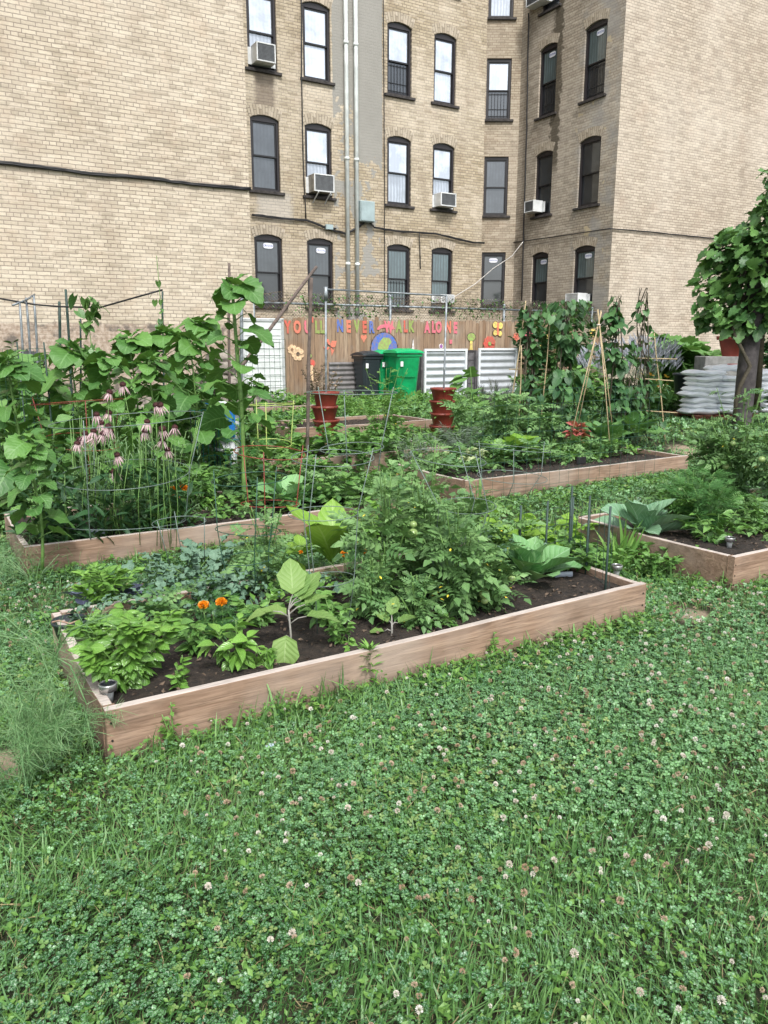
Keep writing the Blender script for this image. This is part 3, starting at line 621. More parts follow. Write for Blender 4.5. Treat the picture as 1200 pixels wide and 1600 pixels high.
def window(P0,ang,s0,s1,zb,zt,ar,up='w',lo='c',rail=None,guard=False,sticker=None,lab=None,archb=True):
    w_=s1-s0; h=zt-zb; d=np.array([math.cos(ang),math.sin(ang)])
    t=bpy.data.objects.new('window',None); COL.objects.link(t); t.parent=bld; p=P0+d*s0; t.location=(p[0],p[1],zb); t.rotation_euler=(0,0,ang)
    if lab: t['label']=lab
    A=Acc(); jt=.055; ht=h-ARCH if ar else h
    A.box((jt/2+.003,.085,ht/2),(jt,.07,ht-.006)); A.box((w_-jt/2-.003,.085,ht/2),(jt,.07,ht-.006)); A.box((w_/2,.085,.03),(w_-2*jt-.01,.066,.05))
    # head with arched top
    if ar:
        pts=[(x,z) for x,z in arcpts(.003,w_-.003,h-.003,ARCH)]
        v=[(x,.048,z) for x,z in pts]+[(w_-.003,.048,ht-.05),(.003,.048,ht-.05)]; n=len(v); v+=[(x,.118,z) for x,_,z in v]
        A.add(v,[tuple(range(n)),tuple(range(2*n-1,n-1,-1))]+[(i,i+n,(i+1)%n+n,(i+1)%n) for i in range(n)])
        it=ht-.05
    else:
        A.box((w_/2,.083,ht-.04),(w_-.008,.068,.075)); it=ht-.08
    A.build('frame',FRM,t)
    x0,x1=jt+.004,w_-jt-.004; m_=.5 if rail is None else rail; zm=.055+(it-.055)*m_
    def sash(z0,z1,y,mat,nm):
        B=Acc(); q=.035
        B.box((x0+q/2,y,(z0+z1)/2),(q,.03,z1-z0)); B.box((x1-q/2,y,(z0+z1)/2),(q,.03,z1-z0)); B.box(((x0+x1)/2,y,z0+q/2),(x1-x0-2*q-.002,.028,q)); B.box(((x0+x1)/2,y,z1-q/2),(x1-x0-2*q-.002,.028,q))
        s_=B.build('sash',FRM2,t); C=Acc(); C.box(((x0+x1)/2,y+.004,(z0+z1)/2),(x1-x0-2*q+.006,.008,z1-z0-2*q+.006)); C.build('pane',GLS[mat],s_)
    sash(zm-.02,it-.002,.088,up,'u'); sash(.058,zm+.022,.121,lo,'l')
    if guard:
        B=Acc()
        for k in range(1,6): xx=x0+.03+(x1-x0-.06)*k/6; B.tube([(xx,.1,.06),(xx,.1,zm-.06)],.006,5)
        for zz in (.12,.3,zm-.1): B.tube([(x0+.03,.1,zz),(x1-.03,.1,zz)],.007,5)
        B.build('window_guard',FRM2,t)
    B=Acc(); B.box((w_/2,.02,-.033),(w_+.18,.17,.062)); B.build('sill',SIL,t,False,.006)
    if ar and archb:
        B=Acc(); n=14; v=[];uv=[]; e=.02
        for i in range(n+1):
            f=i/n; x=-e+(w_+2*e)*f; z=h-ARCH+ARCH*(1-(2*f-1)**2); nx=(2*f-1)*.30; 
            v+=[(x,-.004,z),(x+nx*.24,-.004,z+.22)]; uv+=[(0,f*w_*1.08),(.22,f*w_*1.08)]
        F=[(2*i,2*i+2,2*i+3,2*i+1) for i in range(n)]
        k=len(v); v+=[(a,.002,c) for a,b,c in v]; uv+=uv; F+=[(2*i+1,2*i+3,2*i+3+k,2*i+1+k) for i in range(n)]
        B.add(v,F,np.array(uv)); B.build('arch',BV_,t)
    if sticker:
        B=Acc(); a=np.arange(20)*2*PI/20; sx_,sz_=.13,.065; cx,cz=(x0+x1)/2+sticker[0],it-.12+sticker[1]
        v=[(cx+sx_*math.copysign(abs(math.cos(q))**.6,math.cos(q)),.069,cz+sz_*math.copysign(abs(math.sin(q))**.6,math.sin(q))) for q in a]; v+=[(x_,.073,z_) for x_,_,z_ in v]
        B.add(v,[tuple(range(20))]+[(i,(i+1)%20,(i+1)%20+20,i+20) for i in range(20)]); s_=B.build('sticker',STICK,t)
        textmesh('lettering','CRYSTAL',.062,BLUE,s_,(cx,.0665,cz))
    return t
ZT=16
FL=[(2.45,4.12),(5.09,6.76),(7.71,9.39),(10.33,12.0)]
L_=(-2.65,15.97); R_=(5.95,20.94); ud=np.array([math.cos(R(30)),math.sin(R(30))])
far=np.array(L_)-ud*14; p0,an=wall(far,L_,-.3,ZT,[],BL_)
LW=(np.array(L_),R(30))
wall(L_,np.array(L_)+3.3*np.array([-.5,.866]),-.3,ZT,[],BM_)
F0=np.array([-4.36,18.45]); F1=F0+ud*8.2
cols=[(1.45,2.17),(2.83,3.55),(5.13,5.85),(6.53,7.23)]
wf=[(a,b,z0,z1,True) for a,b in cols for z0,z1 in FL]
P,an=wall(F0,F1,-.3,ZT,wf,BF_); FW=(F0,an)
spec={(0,0):('g','d'),(0,1):('g','g'),(0,2):('w','c'),(1,0):('g','d'),(1,1):('w','c'),(1,2):('w','w'),(2,0):('t','t'),(2,1):('w','c'),(2,2):('w','d'),(3,0):('t','t'),(3,1):('w','c'),(3,2):('w','w')}
gd={(2,0),(2,2)}; st={(0,0):(.02,-.0),(1,0):(.05,-.03)}
for i,(a,b) in enumerate(cols):
    for k,(z0,z1) in enumerate(FL):
        u_,l_=spec.get((i,k),('w','c')); window(P,an,a,b,z0,z1,True,u_,l_,None,(i,k) in gd,st.get((i,k)))
# return, bay with flat heads, splayed side wall, right wing
B0=np.array([2.0,24.3]); B1=np.array([3.97,24.3]); wall(F1,F1+3*np.array([-.5,.866]),-.3,ZT,[],BM_)
wm=[(.98,1.70,z0,z1,False) for z0,z1 in ((2.66,4.27),(5.32,6.97),(7.98,9.61),(10.66,12.2))]
P,an=wall(B0,B1,-.3,ZT,wm,BM_)
for k,wq in enumerate(wm): window(P,an,*wq,*(('d','d'),('g','g'),('w','d'),('w','c'))[k],None,k==2,(.0,-.03) if k==0 else None)
Ls=np.linalg.norm(np.array(R_)-B1)
c2=[(Ls-3.10,Ls-2.40),(Ls-1.36,Ls-.58)]; FS=[(2.55,4.16),(5.17,6.90),(7.82,9.64),(10.5,12.2)]
P,an=wall(B1,R_,-.3,ZT,[(a,b,z0,z1,True) for a,b in c2 for z0,z1 in FS],BS_); SW=(P,an)
for i,(a,b) in enumerate(c2):
    for k,(z0,z1) in enumerate(FS): window(P,an,a,b,z0,z1,True,*(('t','d') if i==0 else ('t','d')) if k!=1 else ('d','d'),None,k==2,((.09,-.02) if (k==0 or (k==2)) else None))
wall(R_,np.array(R_)+ud*16,-.3,ZT,[],BR_)
RW=(np.array(R_),R(30))
A=Acc(); pts=[far,L_,F0,F1,B1,R_,np.array(R_)+ud*16,np.array(R_)+ud*16+np.array([-6,10]),far+np.array([-6,10])]
A.add([(p[0],p[1],ZT) for p in map(np.array,pts)],[tuple(range(len(pts)))]); A.build('roof',plain('roof_felt',(.08,.08,.08),.9),bld)
def onwall(W,px,py,out=.03):
    P0,ang=W; d=np.array([math.cos(ang),math.sin(ang)]); n=np.array([-d[1],d[0]]); r=ray(px,py); t=((P0-n*out)@n)/(r[:2]@n)
    return r*t+np.array([0,0,CAMH])
def cable(name,label,W,pts,rad,mat,out=.03,cat='cable',wob=.0,n=1):
    P=[onwall(W,*p,out) for p in pts]; o0=P[0]; t=thing(name,label,cat,tuple(o0),0)
    Q=[]
    for i in range(len(P)-1):
        for f in np.linspace(0,1,6,endpoint=False): Q.append(P[i]*(1-f)+P[i+1]*f+rs.randn(3)*wob)
    Q.append(P[-1]); 
    for k in range(n):
        A=Acc(); A.tube(np.array(Q)-o0+(np.array([0,-.004,.022*k])+0*rs.randn(3)) + (rs.randn(len(Q),3)*wob if n>1 else 0),rad,6); A.build('strand',mat,t,True)
    return t
BLK=plain('black_cable',(.012,.012,.013),.5); WPIPE=plain('white_pipe_paint',(.74,.79,.77),.45,0,.1,3); GALV=plain('galvanised_steel',(.27,.30,.32),.5,.5,.2,12); WCAB=plain('white_cable',(.55,.53,.5),.6)
BOXG=plain('utility_box_paint',(.33,.42,.43),.5,0,.08,4)
cable('wall_cable','thick black cable running along the blank left brick wall',LW,[(-60,248),(60,262),(140,272),(250,281),(300,289),(392,296)],.022,BLK,.03,'cable',.004,2)
cable('wall_cable','black cable sagging along the court wall from the left corner to the grey box',FW,[(394,336),(440,342),(480,345),(510,357),(540,366),(560,356),(570,348)],.018,BLK,.05,'cable',.003,2)
cable('wall_cable','black cable running right from the grey box past the third window column',FW,[(576,346),(585,356),(620,362),(680,366),(740,380),(757,380)],.016,BLK,.05,'cable',.003,2)
cable('wall_cable','thin black cable across the splayed side wall of the right wing',SW,[(800,379),(860,371),(953,357)],.014,BLK,.03,'cable',.002)
cable('wall_cable','thin black cable across the blank right brick wall towards the tree',RW,[(952,357),(1010,362),(1080,369),(1140,375),(1300,392)],.016,BLK,.03,'cable',.003)
cable('wall_cable','black cable dropping down the wall beside the second window column',FW,[(471,-20),(471,120),(474,250),(478,342)],.014,BLK,.05,'cable',.003,2)
cable('wall_cable','thin cable dropping down the wall left of the third window column',FW,[(599,-20),(600,150),(601,300),(601,470)],.011,BLK,.03,'cable',.002)
cable('wall_cable','black cable dropping beside the chain link post near the third window',FW,[(655,364),(656,385),(657,420)],.014,BLK,.05,'cable',.002)
cable('wall_cable','long black riser cable down the left part of the splayed side wall',SW,[(826,22),(824,120),(823,200),(819,330),(815,470)],.02,BLK,.04,'cable',.003,2)
cable('wall_cable','loose white cable hanging diagonally from the bay corner to the fence',FW,[(817,378),(800,400),(770,420),(742,444),(700,470)],.011,WCAB,.12,'cable',.0)
for lab,x0,x1 in (('white drain pipe on the plastered strip, left one of the pair',538,546),('white drain pipe on the plastered strip, right one of the pair',553,561)):
    a=onwall(FW,x0,-20,.08); b_=onwall(FW,x1,462,.08); t=thing('drain_pipe',lab,'drain pipe',(b_[0],b_[1],2.3),0,'white pipes down the court wall')
    m_=(onwall(FW,(x0+x1)/2,230,.08)[:2]); A=Acc(); A.tube([(m_[0]-b_[0],m_[1]-b_[1],0),(m_[0]-b_[0],m_[1]-b_[1],13)],.052,12); A.build('pipe',WPIPE,t,True)
    for z in (1.2,3.7,6.3,9):
        A=Acc(); A.tube([(m_[0]-b_[0],m_[1]-b_[1],z),(m_[0]-b_[0],m_[1]-b_[1],z+.07)],.062,12); A.build('pipe_collar',WPIPE,t,True)
p=onwall(FW,572,331,.1); t=thing('utility_box','pale grey metal utility box fixed to the wall right of the white pipes','utility box',tuple(p),R(30))
A=Acc(); A.box((0,0,0),(.42,.18,.50)); A.build('box',BOXG,t,False,.012); A=Acc(); A.box((0,-.1,.0),(.38,.015,.46)); A.build('door',BOXG,t,False,.004)
p=onwall(FW,514,355,.06); t=thing('junction_box','small grey junction box on the cable left of the white pipes','junction box',tuple(p),R(30))
A=Acc(); A.box((0,0,0),(.2,.1,.12)); A.build('box',BOXG,t,False,.01); A=Acc(); A.tube([(.1,0,-.02),(.2,0,-.02)],.02,8); A.build('cable_gland',BLK,t)
# air conditioners
ACW=plain('ac_white',(.66,.68,.68),.45,0,.08,5); ACG=plain('ac_grille',(.16,.17,.18),.5,0,.1,10); ACD=plain('ac_old',(.33,.31,.27),.6,0,.2,10)
def ac(W,px,py,wpx,hpx,label,side=ACW,grille=ACG,brackets=False,ang=None):
    p=onwall(W,px,py,.0); P0,ang=W; dd=math.hypot(p[0],p[1]); w_=wpx*dd/FPX*1.0; h=hpx*dd/FPX*.92
    t=thing('air_conditioner',label,'air conditioner',tuple(p),ang,'window air conditioners')
    dp=.34
    A=Acc(); A.box((0,-dp/2+.06,h/2),(w_,dp,h)); A.build('casing',side,t,False,.008)
    A=Acc(); f=.028
    y=-dp+.055
    A.box((-w_/2+f/2,y,h/2),(f,.03,h)); A.box((w_/2-f/2,y,h/2),(f,.03,h)); A.box((0,y,f/2),(w_-2*f-.002,.028,f)); A.box((0,y,h-f/2),(w_-2*f-.002,.028,f)); A.build('front_frame',ACW,t,False,.004)
    A=Acc(); A.box((0,y+.008,h/2),(w_-2*f,.01,h-2*f))
    n=13
    for i in range(n): A.box((0,y-.003,f+(h-2*f)*(i+.5)/n),(w_-2*f,.008,.006))
    A.build('grille',grille,t)
    A=Acc(); A.box((w_/2+.06,.03,h*.45),(.11,.02,h*.9)); A.build('side_panel',ACW,t); A=Acc(); A.box((-w_/2-.05,.03,h*.45),(.09,.02,h*.9)); A.build('side_panel',ACW,t)
    if brackets:
        for s_ in(-.3,.3):
            A=Acc(); A.tube([(s_*w_,-dp+.04,-.01),(s_*w_-.02,.0,-.22)],.016,6); A.build('bracket',ACW,t)
    return t
ac(FW,409,103,28,26,'white air conditioner in the top left court window with an orange wedge under it')
p=bpy.data.objects[-1] if False else None
ac(FW,499,303,32,26,'weathered air conditioner on white brackets in the middle window beside the pipes',ACD,ACG,True)
ac(FW,691,325,27,20,'white air conditioner in the fourth column window of the middle floor')
ac(SW,838,333,20,17,'small air conditioner in the middle floor window of the splayed wall')
ac(SW,905,473,26,14,'air conditioner at the foot of the ground floor window near the right corner',ACW,ACW)
ac(SW,847,9,34,18,'air conditioner at the top edge above the long dark wall stain')
ac(FW,690,474,24,13,'white air conditioner low in the ground floor window above the fence',ACW,ACW)
# ---------------- wooden fence with painted words and pictures ----------------
FZ=.28; FN=np.array([-ud[1],ud[0]])
FP0=np.array(L_)+ud*.04+FN*.25; FENW=(FP0,R(30))
def fence():
    m,nt,b,o=newmat('weathered_picket'); a=nt.nodes.new('ShaderNodeAttribute'); a.attribute_name='rnd'
    tc=nt.nodes.new('ShaderNodeTexCoord'); mp=nt.nodes.new('ShaderNodeMapping'); mp.inputs['Scale'].default_value=(14,14,1.6); nt.links.new(tc.outputs['Object'],mp.inputs[0])
    g=nt.nodes.new('ShaderNodeTexNoise'); g.inputs['Scale'].default_value=2; g.inputs['Detail'].default_value=6; nt.links.new(mp.outputs[0],g.inputs[0])
    col=mix(nt,a.outputs['Fac'],(.24,.15,.085),(.40,.30,.205)); col=mix(nt,ramp(nt,g.outputs['Fac'],[(.35,(0,0,0)),(.7,(.8,.8,.8))]),col,(.17,.115,.08))
    tint=noise(nt,.9,3,tc.outputs['Object']); col=mix(nt,ramp(nt,tint,[(.52,(0,0,0)),(.68,(.5,.5,.5))]),col,(.33,.33,.29))
    nt.links.new(col,b.inputs['Base Color']); b.inputs['Roughness'].default_value=.9; bump(nt,b,g.outputs['Fac'],.4,.01)
    t=thing('wooden_fence','weathered wooden picket fence painted with coloured words and flowers across the building court','fence',(FP0[0],FP0[1],FZ),R(30))
    n=100; w_=10.05/n; A=Acc(); 
    for i in range(n):
        x=.02+w_*(i+.5); h=1.80+rs.randn()*.025; dy=rs.randn()*.004; q=w_*.47; r=rs.rand()
        v=[(x-q,dy,-.1),(x+q,dy,-.1),(x+q,dy,h-.03),(x+q*.5,dy,h),(x-q*.5,dy,h),(x-q,dy,h-.03)]; v+=[(a_,dy+.018,c_) for a_,_,c_ in v]
        A.add(v,[tuple(range(6)),tuple(range(11,5,-1))]+[(k,k+6,(k+1)%6+6,(k+1)%6) for k in range(6)],None,r)
    A.build('pickets',m,t)
    A=Acc(); [A.box((5.05,.05,z),(10.1,.06,.09)) for z in (.3,1.0,1.6)]; A.build('rails',m,t)
    def fp(px,py):
        P0,ang=FENW; d=ud; r=ray(px,py); tt=(P0@FN)/(r[:2]@FN); q=r*tt+np.array([0,0,CAMH]); return (q[:2]-P0)@d,q[2]-FZ,tt*1.0/FPX*1.02
    cols={'red':(.62,.08,.06),'pink':(.72,.13,.22),'coral':(.75,.17,.11),'green':(.22,.36,.07),'blue':(.03,.13,.5),'yellow':(.80,.66,.16),'cream':(.78,.56,.34),'black':(.015,.015,.015),'white':(.75,.75,.75),'purple':(.25,.06,.35),'orange':(.8,.25,.06),'brown':(.25,.12,.06),'olive':(.26,.42,.10)}
    CM={k:plain('fence_paint_'+k,v,.8,0,.1,22,0,tuple(.45*a_+.55*b_ for a_,b_ in zip(v,(.30,.2,.13))),.42,.62) for k,v in cols.items()}
    for ch,px,py,c,sz in (('Y',449,512,'red',1),('O',464,512,'coral',1),('U',480,512,'pink',1),("'",488,507,'red',1),('L',495,512,'green',1),('L',503,512,'green',1),('N',531,510,'blue',1),('E',544,511,'coral',1),('V',557,511,'green',1),('E',569,512,'red',1),('R',580,512,'blue',1),('W',607,512,'pink',1),('A',623,511,'green',1),('L',633,511,'red',1),('K',642,511,'green',1),('A',667,512,'pink',1),('L',677,512,'pink',1),('O',685,512,'pink',1),('N',700,512,'coral',1),('E',711,513,'pink',1)):
        x,z,s=fp(px,py); textmesh('painted_letter',ch,.34,CM[c],t,(x,-.014,z),(PI/2,0,0),.003,.018,'CENTER',.6)
    def shape(name,px,py,layers):
        x,z,s=fp(px,py); A=Acc(); ms=[]; y=-.012
        for k,(pts,c) in enumerate(layers):
            v=[(x+a_*s,y,z-b_*s) for a_,b_ in pts]; n=len(v); v+=[(p_[0],-.009,p_[2]) for p_ in v]
            if c not in ms: ms.append(c)
            A.add(v,[tuple(range(n))]+[(i,(i+1)%n,(i+1)%n+n,i+n) for i in range(n)],None,.5,ms.index(c)); y-=.0025
        A.build(name,[CM[c] for c in ms],t)
    def circ(r,cx=0,cy=0,n=20,ry=None,a0=0,a1=2*PI): ry=ry or r; return [(cx+r*math.cos(a0+(a1-a0)*i/n),cy+ry*math.sin(a0+(a1-a0)*i/n)) for i in range(n)]
    def petals(r,n,rr,cx=0,cy=0,ry=None): return [circ(rr,cx+r*math.cos(2*PI*i/n+.3),cy+r*math.sin(2*PI*i/n+.3),12) for i in range(n)]
    def flower(px,py,r,n,c,cc): shape('painted_flower',px,py,[(q,c) for q in petals(r*.6,n,r*.36)]+[(circ(r*.25),cc)])
    flower(465,553,11,7,'cream','black'); flower(456,546,8,6,'cream','brown'); flower(764,537,12,9,'red','olive'); shape('painted_flower_centre',764,537,[(circ(4,0,0,14,6),'olive'),(circ(2,0,0,12,4),'purple')])
    shape('painted_mushroom',486,572,[(circ(7,0,-4,16,6),'red'),([(-3,-1),(3,-1),(3,22),(-3,22)],'cream')]); shape('painted_sprout',484,556,[(circ(4,0,0,12,4),'black'),(circ(3,0,0,12,3),'olive')])
    bf=lambda c,s_: [([(0,2),(-9*s_,-12*s_),(-3*s_,-10*s_),(0,-4*s_)],c),([(0,2),(2*s_,-8*s_),(11*s_,-8*s_),(8*s_,1)],c),([(0,2),(-12*s_,1),(-7*s_,6*s_)],c),([(0,2),(7*s_,4*s_),(2*s_,14*s_)],c),([(-6*s_,-3*s_),(-5*s_,-4*s_),(6*s_,4*s_),(5*s_,5*s_)],'black')]
    shape('painted_butterfly',516,541,bf('coral',1))
    shape('painted_heart',568,527,[([(0,8),(-5,0),(-4,-4),(0,-2),(4,-4),(5,0)],'coral')])
    shape('painted_earth',600,545,[(circ(25,0,0,28,26),'black'),(circ(23,0,0,28,24),'blue'),([(-10,-8),(-2,-17),(9,-16),(13,-10),(8,-4),(5,6),(-3,10),(-6,2),(-12,0)],'olive')])
    shape('painted_rainbow',603,515,[(circ(16,0,0,18,8,PI,2*PI)+circ(12,0,1,18,4,PI,2*PI)[::-1],'pink')])
    shape('painted_spike',645,540,[([(-3,8),(0,-10),(3,8)],'white'),([(-4,8),(-3,8),(0,-10),(0,-13)],'black')])
    shape('painted_mushroom',736,533,[(circ(8.5,0,-6,18,7),'black'),(circ(7.5,0,-6,18,6),'olive'),([(-2.2,0),(2.2,0),(3,13),(-3,13)],'yellow')])
    yb=lambda s_:[(circ(5.5*s_,-5*s_,-6*s_,12,6*s_),'black'),(circ(5.5*s_,5*s_,-5*s_,12,6*s_),'black'),(circ(5*s_,-4.5*s_,6*s_,12,5*s_),'black'),(circ(5*s_,4.5*s_,7*s_,12,5*s_),'black'),
      (circ(4.5*s_,-5*s_,-6*s_,12,5*s_),'yellow'),(circ(4.5*s_,5*s_,-5*s_,12,5*s_),'yellow'),(circ(4*s_,-4.5*s_,6*s_,12,4*s_),'yellow'),(circ(4*s_,4.5*s_,7*s_,12,4*s_),'yellow'),([(-1.5,-9),(1.5,-9),(1.5,9),(-1.5,9)],'coral')]
    shape('painted_butterfly',777,514,yb(1)); shape('painted_butterfly',850,531,yb(1.1)); shape('painted_butterfly',866,524,yb(.9))
    shape('painted_heart',689,541,[(circ(4,0,0,12,4),'white'),(circ(2.6,0,0,12,3),'purple')]); shape('painted_square',704,534,[([(-2.5,-3),(2.5,-3),(2.5,3),(-2.5,3)],'pink')])
    flower(826,524,9,6,'pink','red'); flower(806,527,7,5,'coral','red'); flower(943,511,10,6,'coral','red'); flower(925,520,7,6,'yellow','red')
fence()
# chain link fence with rails, posts and its vine, just behind the pickets
def chain():
    P0=np.array(L_)+ud*.05+FN*.42; t=thing('chain_link_fence','galvanised chain link fence with a top rail standing behind the painted pickets','fence',(P0[0],P0[1],FZ),R(30))
    A=Acc(); A.tube([(0,0,2.10),(10,0,2.10)],.024,8); A.build('top_rail',GALV,t,True)
    for x in (.1,3.4,6.7,9.7):
        A=Acc(); A.tube([(x,-.03,0),(x,-.03,2.32 if x<6 else 2.2)],.032,8); A.sphere((x,-.03,2.32 if x<6 else 2.2),.04); A.build('post',GALV,t,True)
    A=Acc(); s_=.07; z0,z1=1.6,2.34; H=z1-z0
    k=0
    x=-H
    while x<10:
        for sg in (1,-1):
            xa,xb=(x,x+H) if sg>0 else (x+H,x)
            za,zb=z0,z1
            if min(xa,xb)<0 or max(xa,xb)>10: continue
            A.tube([(xa,.01*sg,za),(xb,.01*sg,zb)],.0028,3,.5,0,False)
        x+=s_
    A.build('wire_mesh',plain('rusty_wire',(.20,.17,.15),.7,.3,.3,10),t)
    v=thing('fence_vine','tangled dry and green creeper growing along the top of the chain link fence','vine',(P0[0],P0[1],FZ+1.9),R(30))
    A=Acc(); n=2900; xx=rs.rand(n)*9.8; zz=rs.rand(n)*.48-.04; keep=rs.rand(n)<np.clip(.35+.8*np.sin(xx*1.3+5)*np.sin(xx*.5+.2)+.35*(xx>4.5),.12,1)
    xx,zz=xx[keep],zz[keep]; n=len(xx)
    A.scatter(TL['small'],np.stack([xx,rs.randn(n)*.05-.02,zz],1),frames(dirs(rs.rand(n)*6.28,rs.rand(n)*1.6-1)),.05+.05*rs.rand(n))
    A.build('foliage',GV,v,True)
    A=Acc()
    for k in range(260):
        x=rs.rand()*9.8; z=rs.rand()*.3; A.tube([(x,0,z),(x+rs.randn()*.15,rs.randn()*.04,z+.1),(x+rs.randn()*.2,rs.randn()*.05,z+rs.rand()*.2)],.004,3,.5,0,False)
    A.build('stems',STEMB,v)
chain()
# top-of-court bean vines (green mass at the right part of the fence)
# ---------------- things in front of the fence ----------------
def frontY(px,c=17.0): a=(px-600)/FPX; return c/(1-a*math.tan(R(30)))
DOOR=plain('white_door_paint',(.60,.63,.62),.5,0,.06,4)
def door_panel():
    b=PY(380,618,frontY(380,16.9)); b[2]=.3; e=PY(447,618,frontY(447,16.9)); W=np.linalg.norm((e-b)[:2]); ang=math.atan2(e[1]-b[1],e[0]-b[0]); H=PY(412,497,(b[1]+e[1])/2)[2]-.3
    t=thing('door_panel','tall white panelled door leaning against the picket fence at its left end','door panel',(b[0],b[1],.3),ang)
    A=Acc(); A.box((W/2,.03,H/2),(W,.045,H)); A.build('leaf',DOOR,t,False,.008)
    A=Acc()
    for z in np.linspace(.25,H-.2,11): A.box((W/2,.002,z),(W-.16,.012,.012))
    A.build('panel_ribs',DOOR,t)
    A=Acc(); A.box((W/2,.0,H-.04),(W-.02,.02,.05)); A.box((.035,.0,H/2),(.05,.02,H-.02)); A.box((W-.035,.0,H/2),(.05,.02,H-.02)); A.build('trim',plain('door_trim',(.40,.42,.42),.5),t,False,.004)
door_panel()
GRN=plain('green_bin_plastic',(.0,.27,.085),.45,0,.15,5,.05); BKB=plain('dark_bin_plastic',(.022,.03,.036),.4,0,.05,3); GLID=plain('green_bin_lid',(.0,.38,.13),.35,0,.05,3)
WLAB=plain('white_label',(.8,.8,.8),.6,0,.02)
def wbin(px0,px1,ytop,Y,label,body,lid,rz,w_=.62,dp=.72,gz=.29):
    c=PY((px0+px1)/2,600,Y); H=PY((px0+px1)/2,ytop,Y)[2]-gz
    t=thing('wheeled_bin',label,'wheeled bin',(c[0],c[1],gz),rz,'wheeled refuse bins by the fence')
    hb=H-.10
    A=Acc(); prof=[(.80,.05),(.84,.35),(.93,.66),(1.0,.90),(1.0,1.0)]
    v=[];F=[]
    for s_,z in prof:
        a,b_=w_/2*s_,dp/2*s_; k=.06
        v+=[(-a+k,-b_,z*hb),(a-k,-b_,z*hb),(a,-b_+k,z*hb),(a,b_-k,z*hb),(a-k,b_,z*hb),(-a+k,b_,z*hb),(-a,b_-k,z*hb),(-a,-b_+k,z*hb)]
    for i in range(len(prof)-1):
        for j in range(8): F.append((i*8+j,i*8+(j+1)%8,(i+1)*8+(j+1)%8,(i+1)*8+j))
    F+=[tuple(range(7,-1,-1)),tuple(range(32,40))]; A.add(v,F); A.build('body',body,t,False,.012)
    A=Acc(); A.box((0,-dp/2-.005,hb*.97),(w_*1.04,.03,.06)); A.box((0,dp/2+.005,hb*.97),(w_*1.04,.03,.06)); A.box((w_/2+.005,0,hb*.97),(.03,dp*.98,.06)); A.box((-w_/2-.005,0,hb*.97),(.03,dp*.98,.06))
    A.box((0,-dp/2*.95-.008,hb*.55),(w_*.5,.02,.012)); A.build('rim',body,t,False,.01)
    A=Acc(); n=10; v=[];F=[]
    for i in range(n+1):
        f=i/n; y=-dp/2-.05+(dp+.1)*f; z=hb+.035+.065*math.sin(PI*min(1,f*1.05+.02))**.6
        wd=w_/2+.04
        v+=[(-wd,y,hb+.012),(-wd*.97,y,z-.015),(-wd*.5,y,z),(-wd*.4,y,z+.012),(wd*.4,y,z+.012),(wd*.5,y,z),(wd*.97,y,z-.015),(wd,y,hb+.012)]
    for i in range(n):
        for j in range(7): F.append((i*8+j,i*8+j+1,(i+1)*8+j+1,(i+1)*8+j))
    F+=[tuple(range(7,-1,-1)),tuple(range(n*8,n*8+8))]; A.add(v,F); A.build('lid',lid,t,False,.008)
    A=Acc(); A.tube([(-w_*.42,dp/2+.04,hb*.98),(-w_*.40,dp/2+.12,hb+.03),(w_*.40,dp/2+.12,hb+.03),(w_*.42,dp/2+.04,hb*.98)],.018,8); A.build('handle',lid,t,True)
    for sx_ in(-1,1):
        A=Acc(); a=np.linspace(0,2*PI,17)[:-1]; v=[(sx_*(w_/2-.05)+q,dp/2*.84+.06+.13*math.cos(x),.13+.13*math.sin(x)) for q in(-.03,.03) for x in a]
        A.add(v,[tuple(range(15,-1,-1)),tuple(range(16,32))]+[(i,(i+1)%16,(i+1)%16+16,i+16) for i in range(16)]); A.build('wheel',plain('tyre_rubber',(.02,.02,.02),.7),t,False,.01)
    A=Acc(); A.box((-w_*.33,-dp/2-.012,hb*.80),(.06,.01,.1)); A.build('label_plate',WLAB,t)
    return t
wbin(564,584,549,16.75,'dark grey wheeled bin half hidden behind the green ones',BKB,BKB,R(30),.46,.52)
wbin(588,611,547,17.0,'green wheeled bin standing between the dark bin and the largest green bin',GRN,GLID,R(30),.5,.55)
wbin(600,657,545,16.55,'largest green wheeled bin, nearest of the bins and beside the white corrugated panel',GRN,GLID,R(28),.58,.62)
ZN=plain('corrugated_white_metal',(.56,.59,.62),.35,.35,.06,4); GREYB=plain('grey_boards',(.12,.115,.12),.8,0,.2,8,.2); WFRM=plain('white_metal_frame',(.68,.71,.73),.4,0,.04)
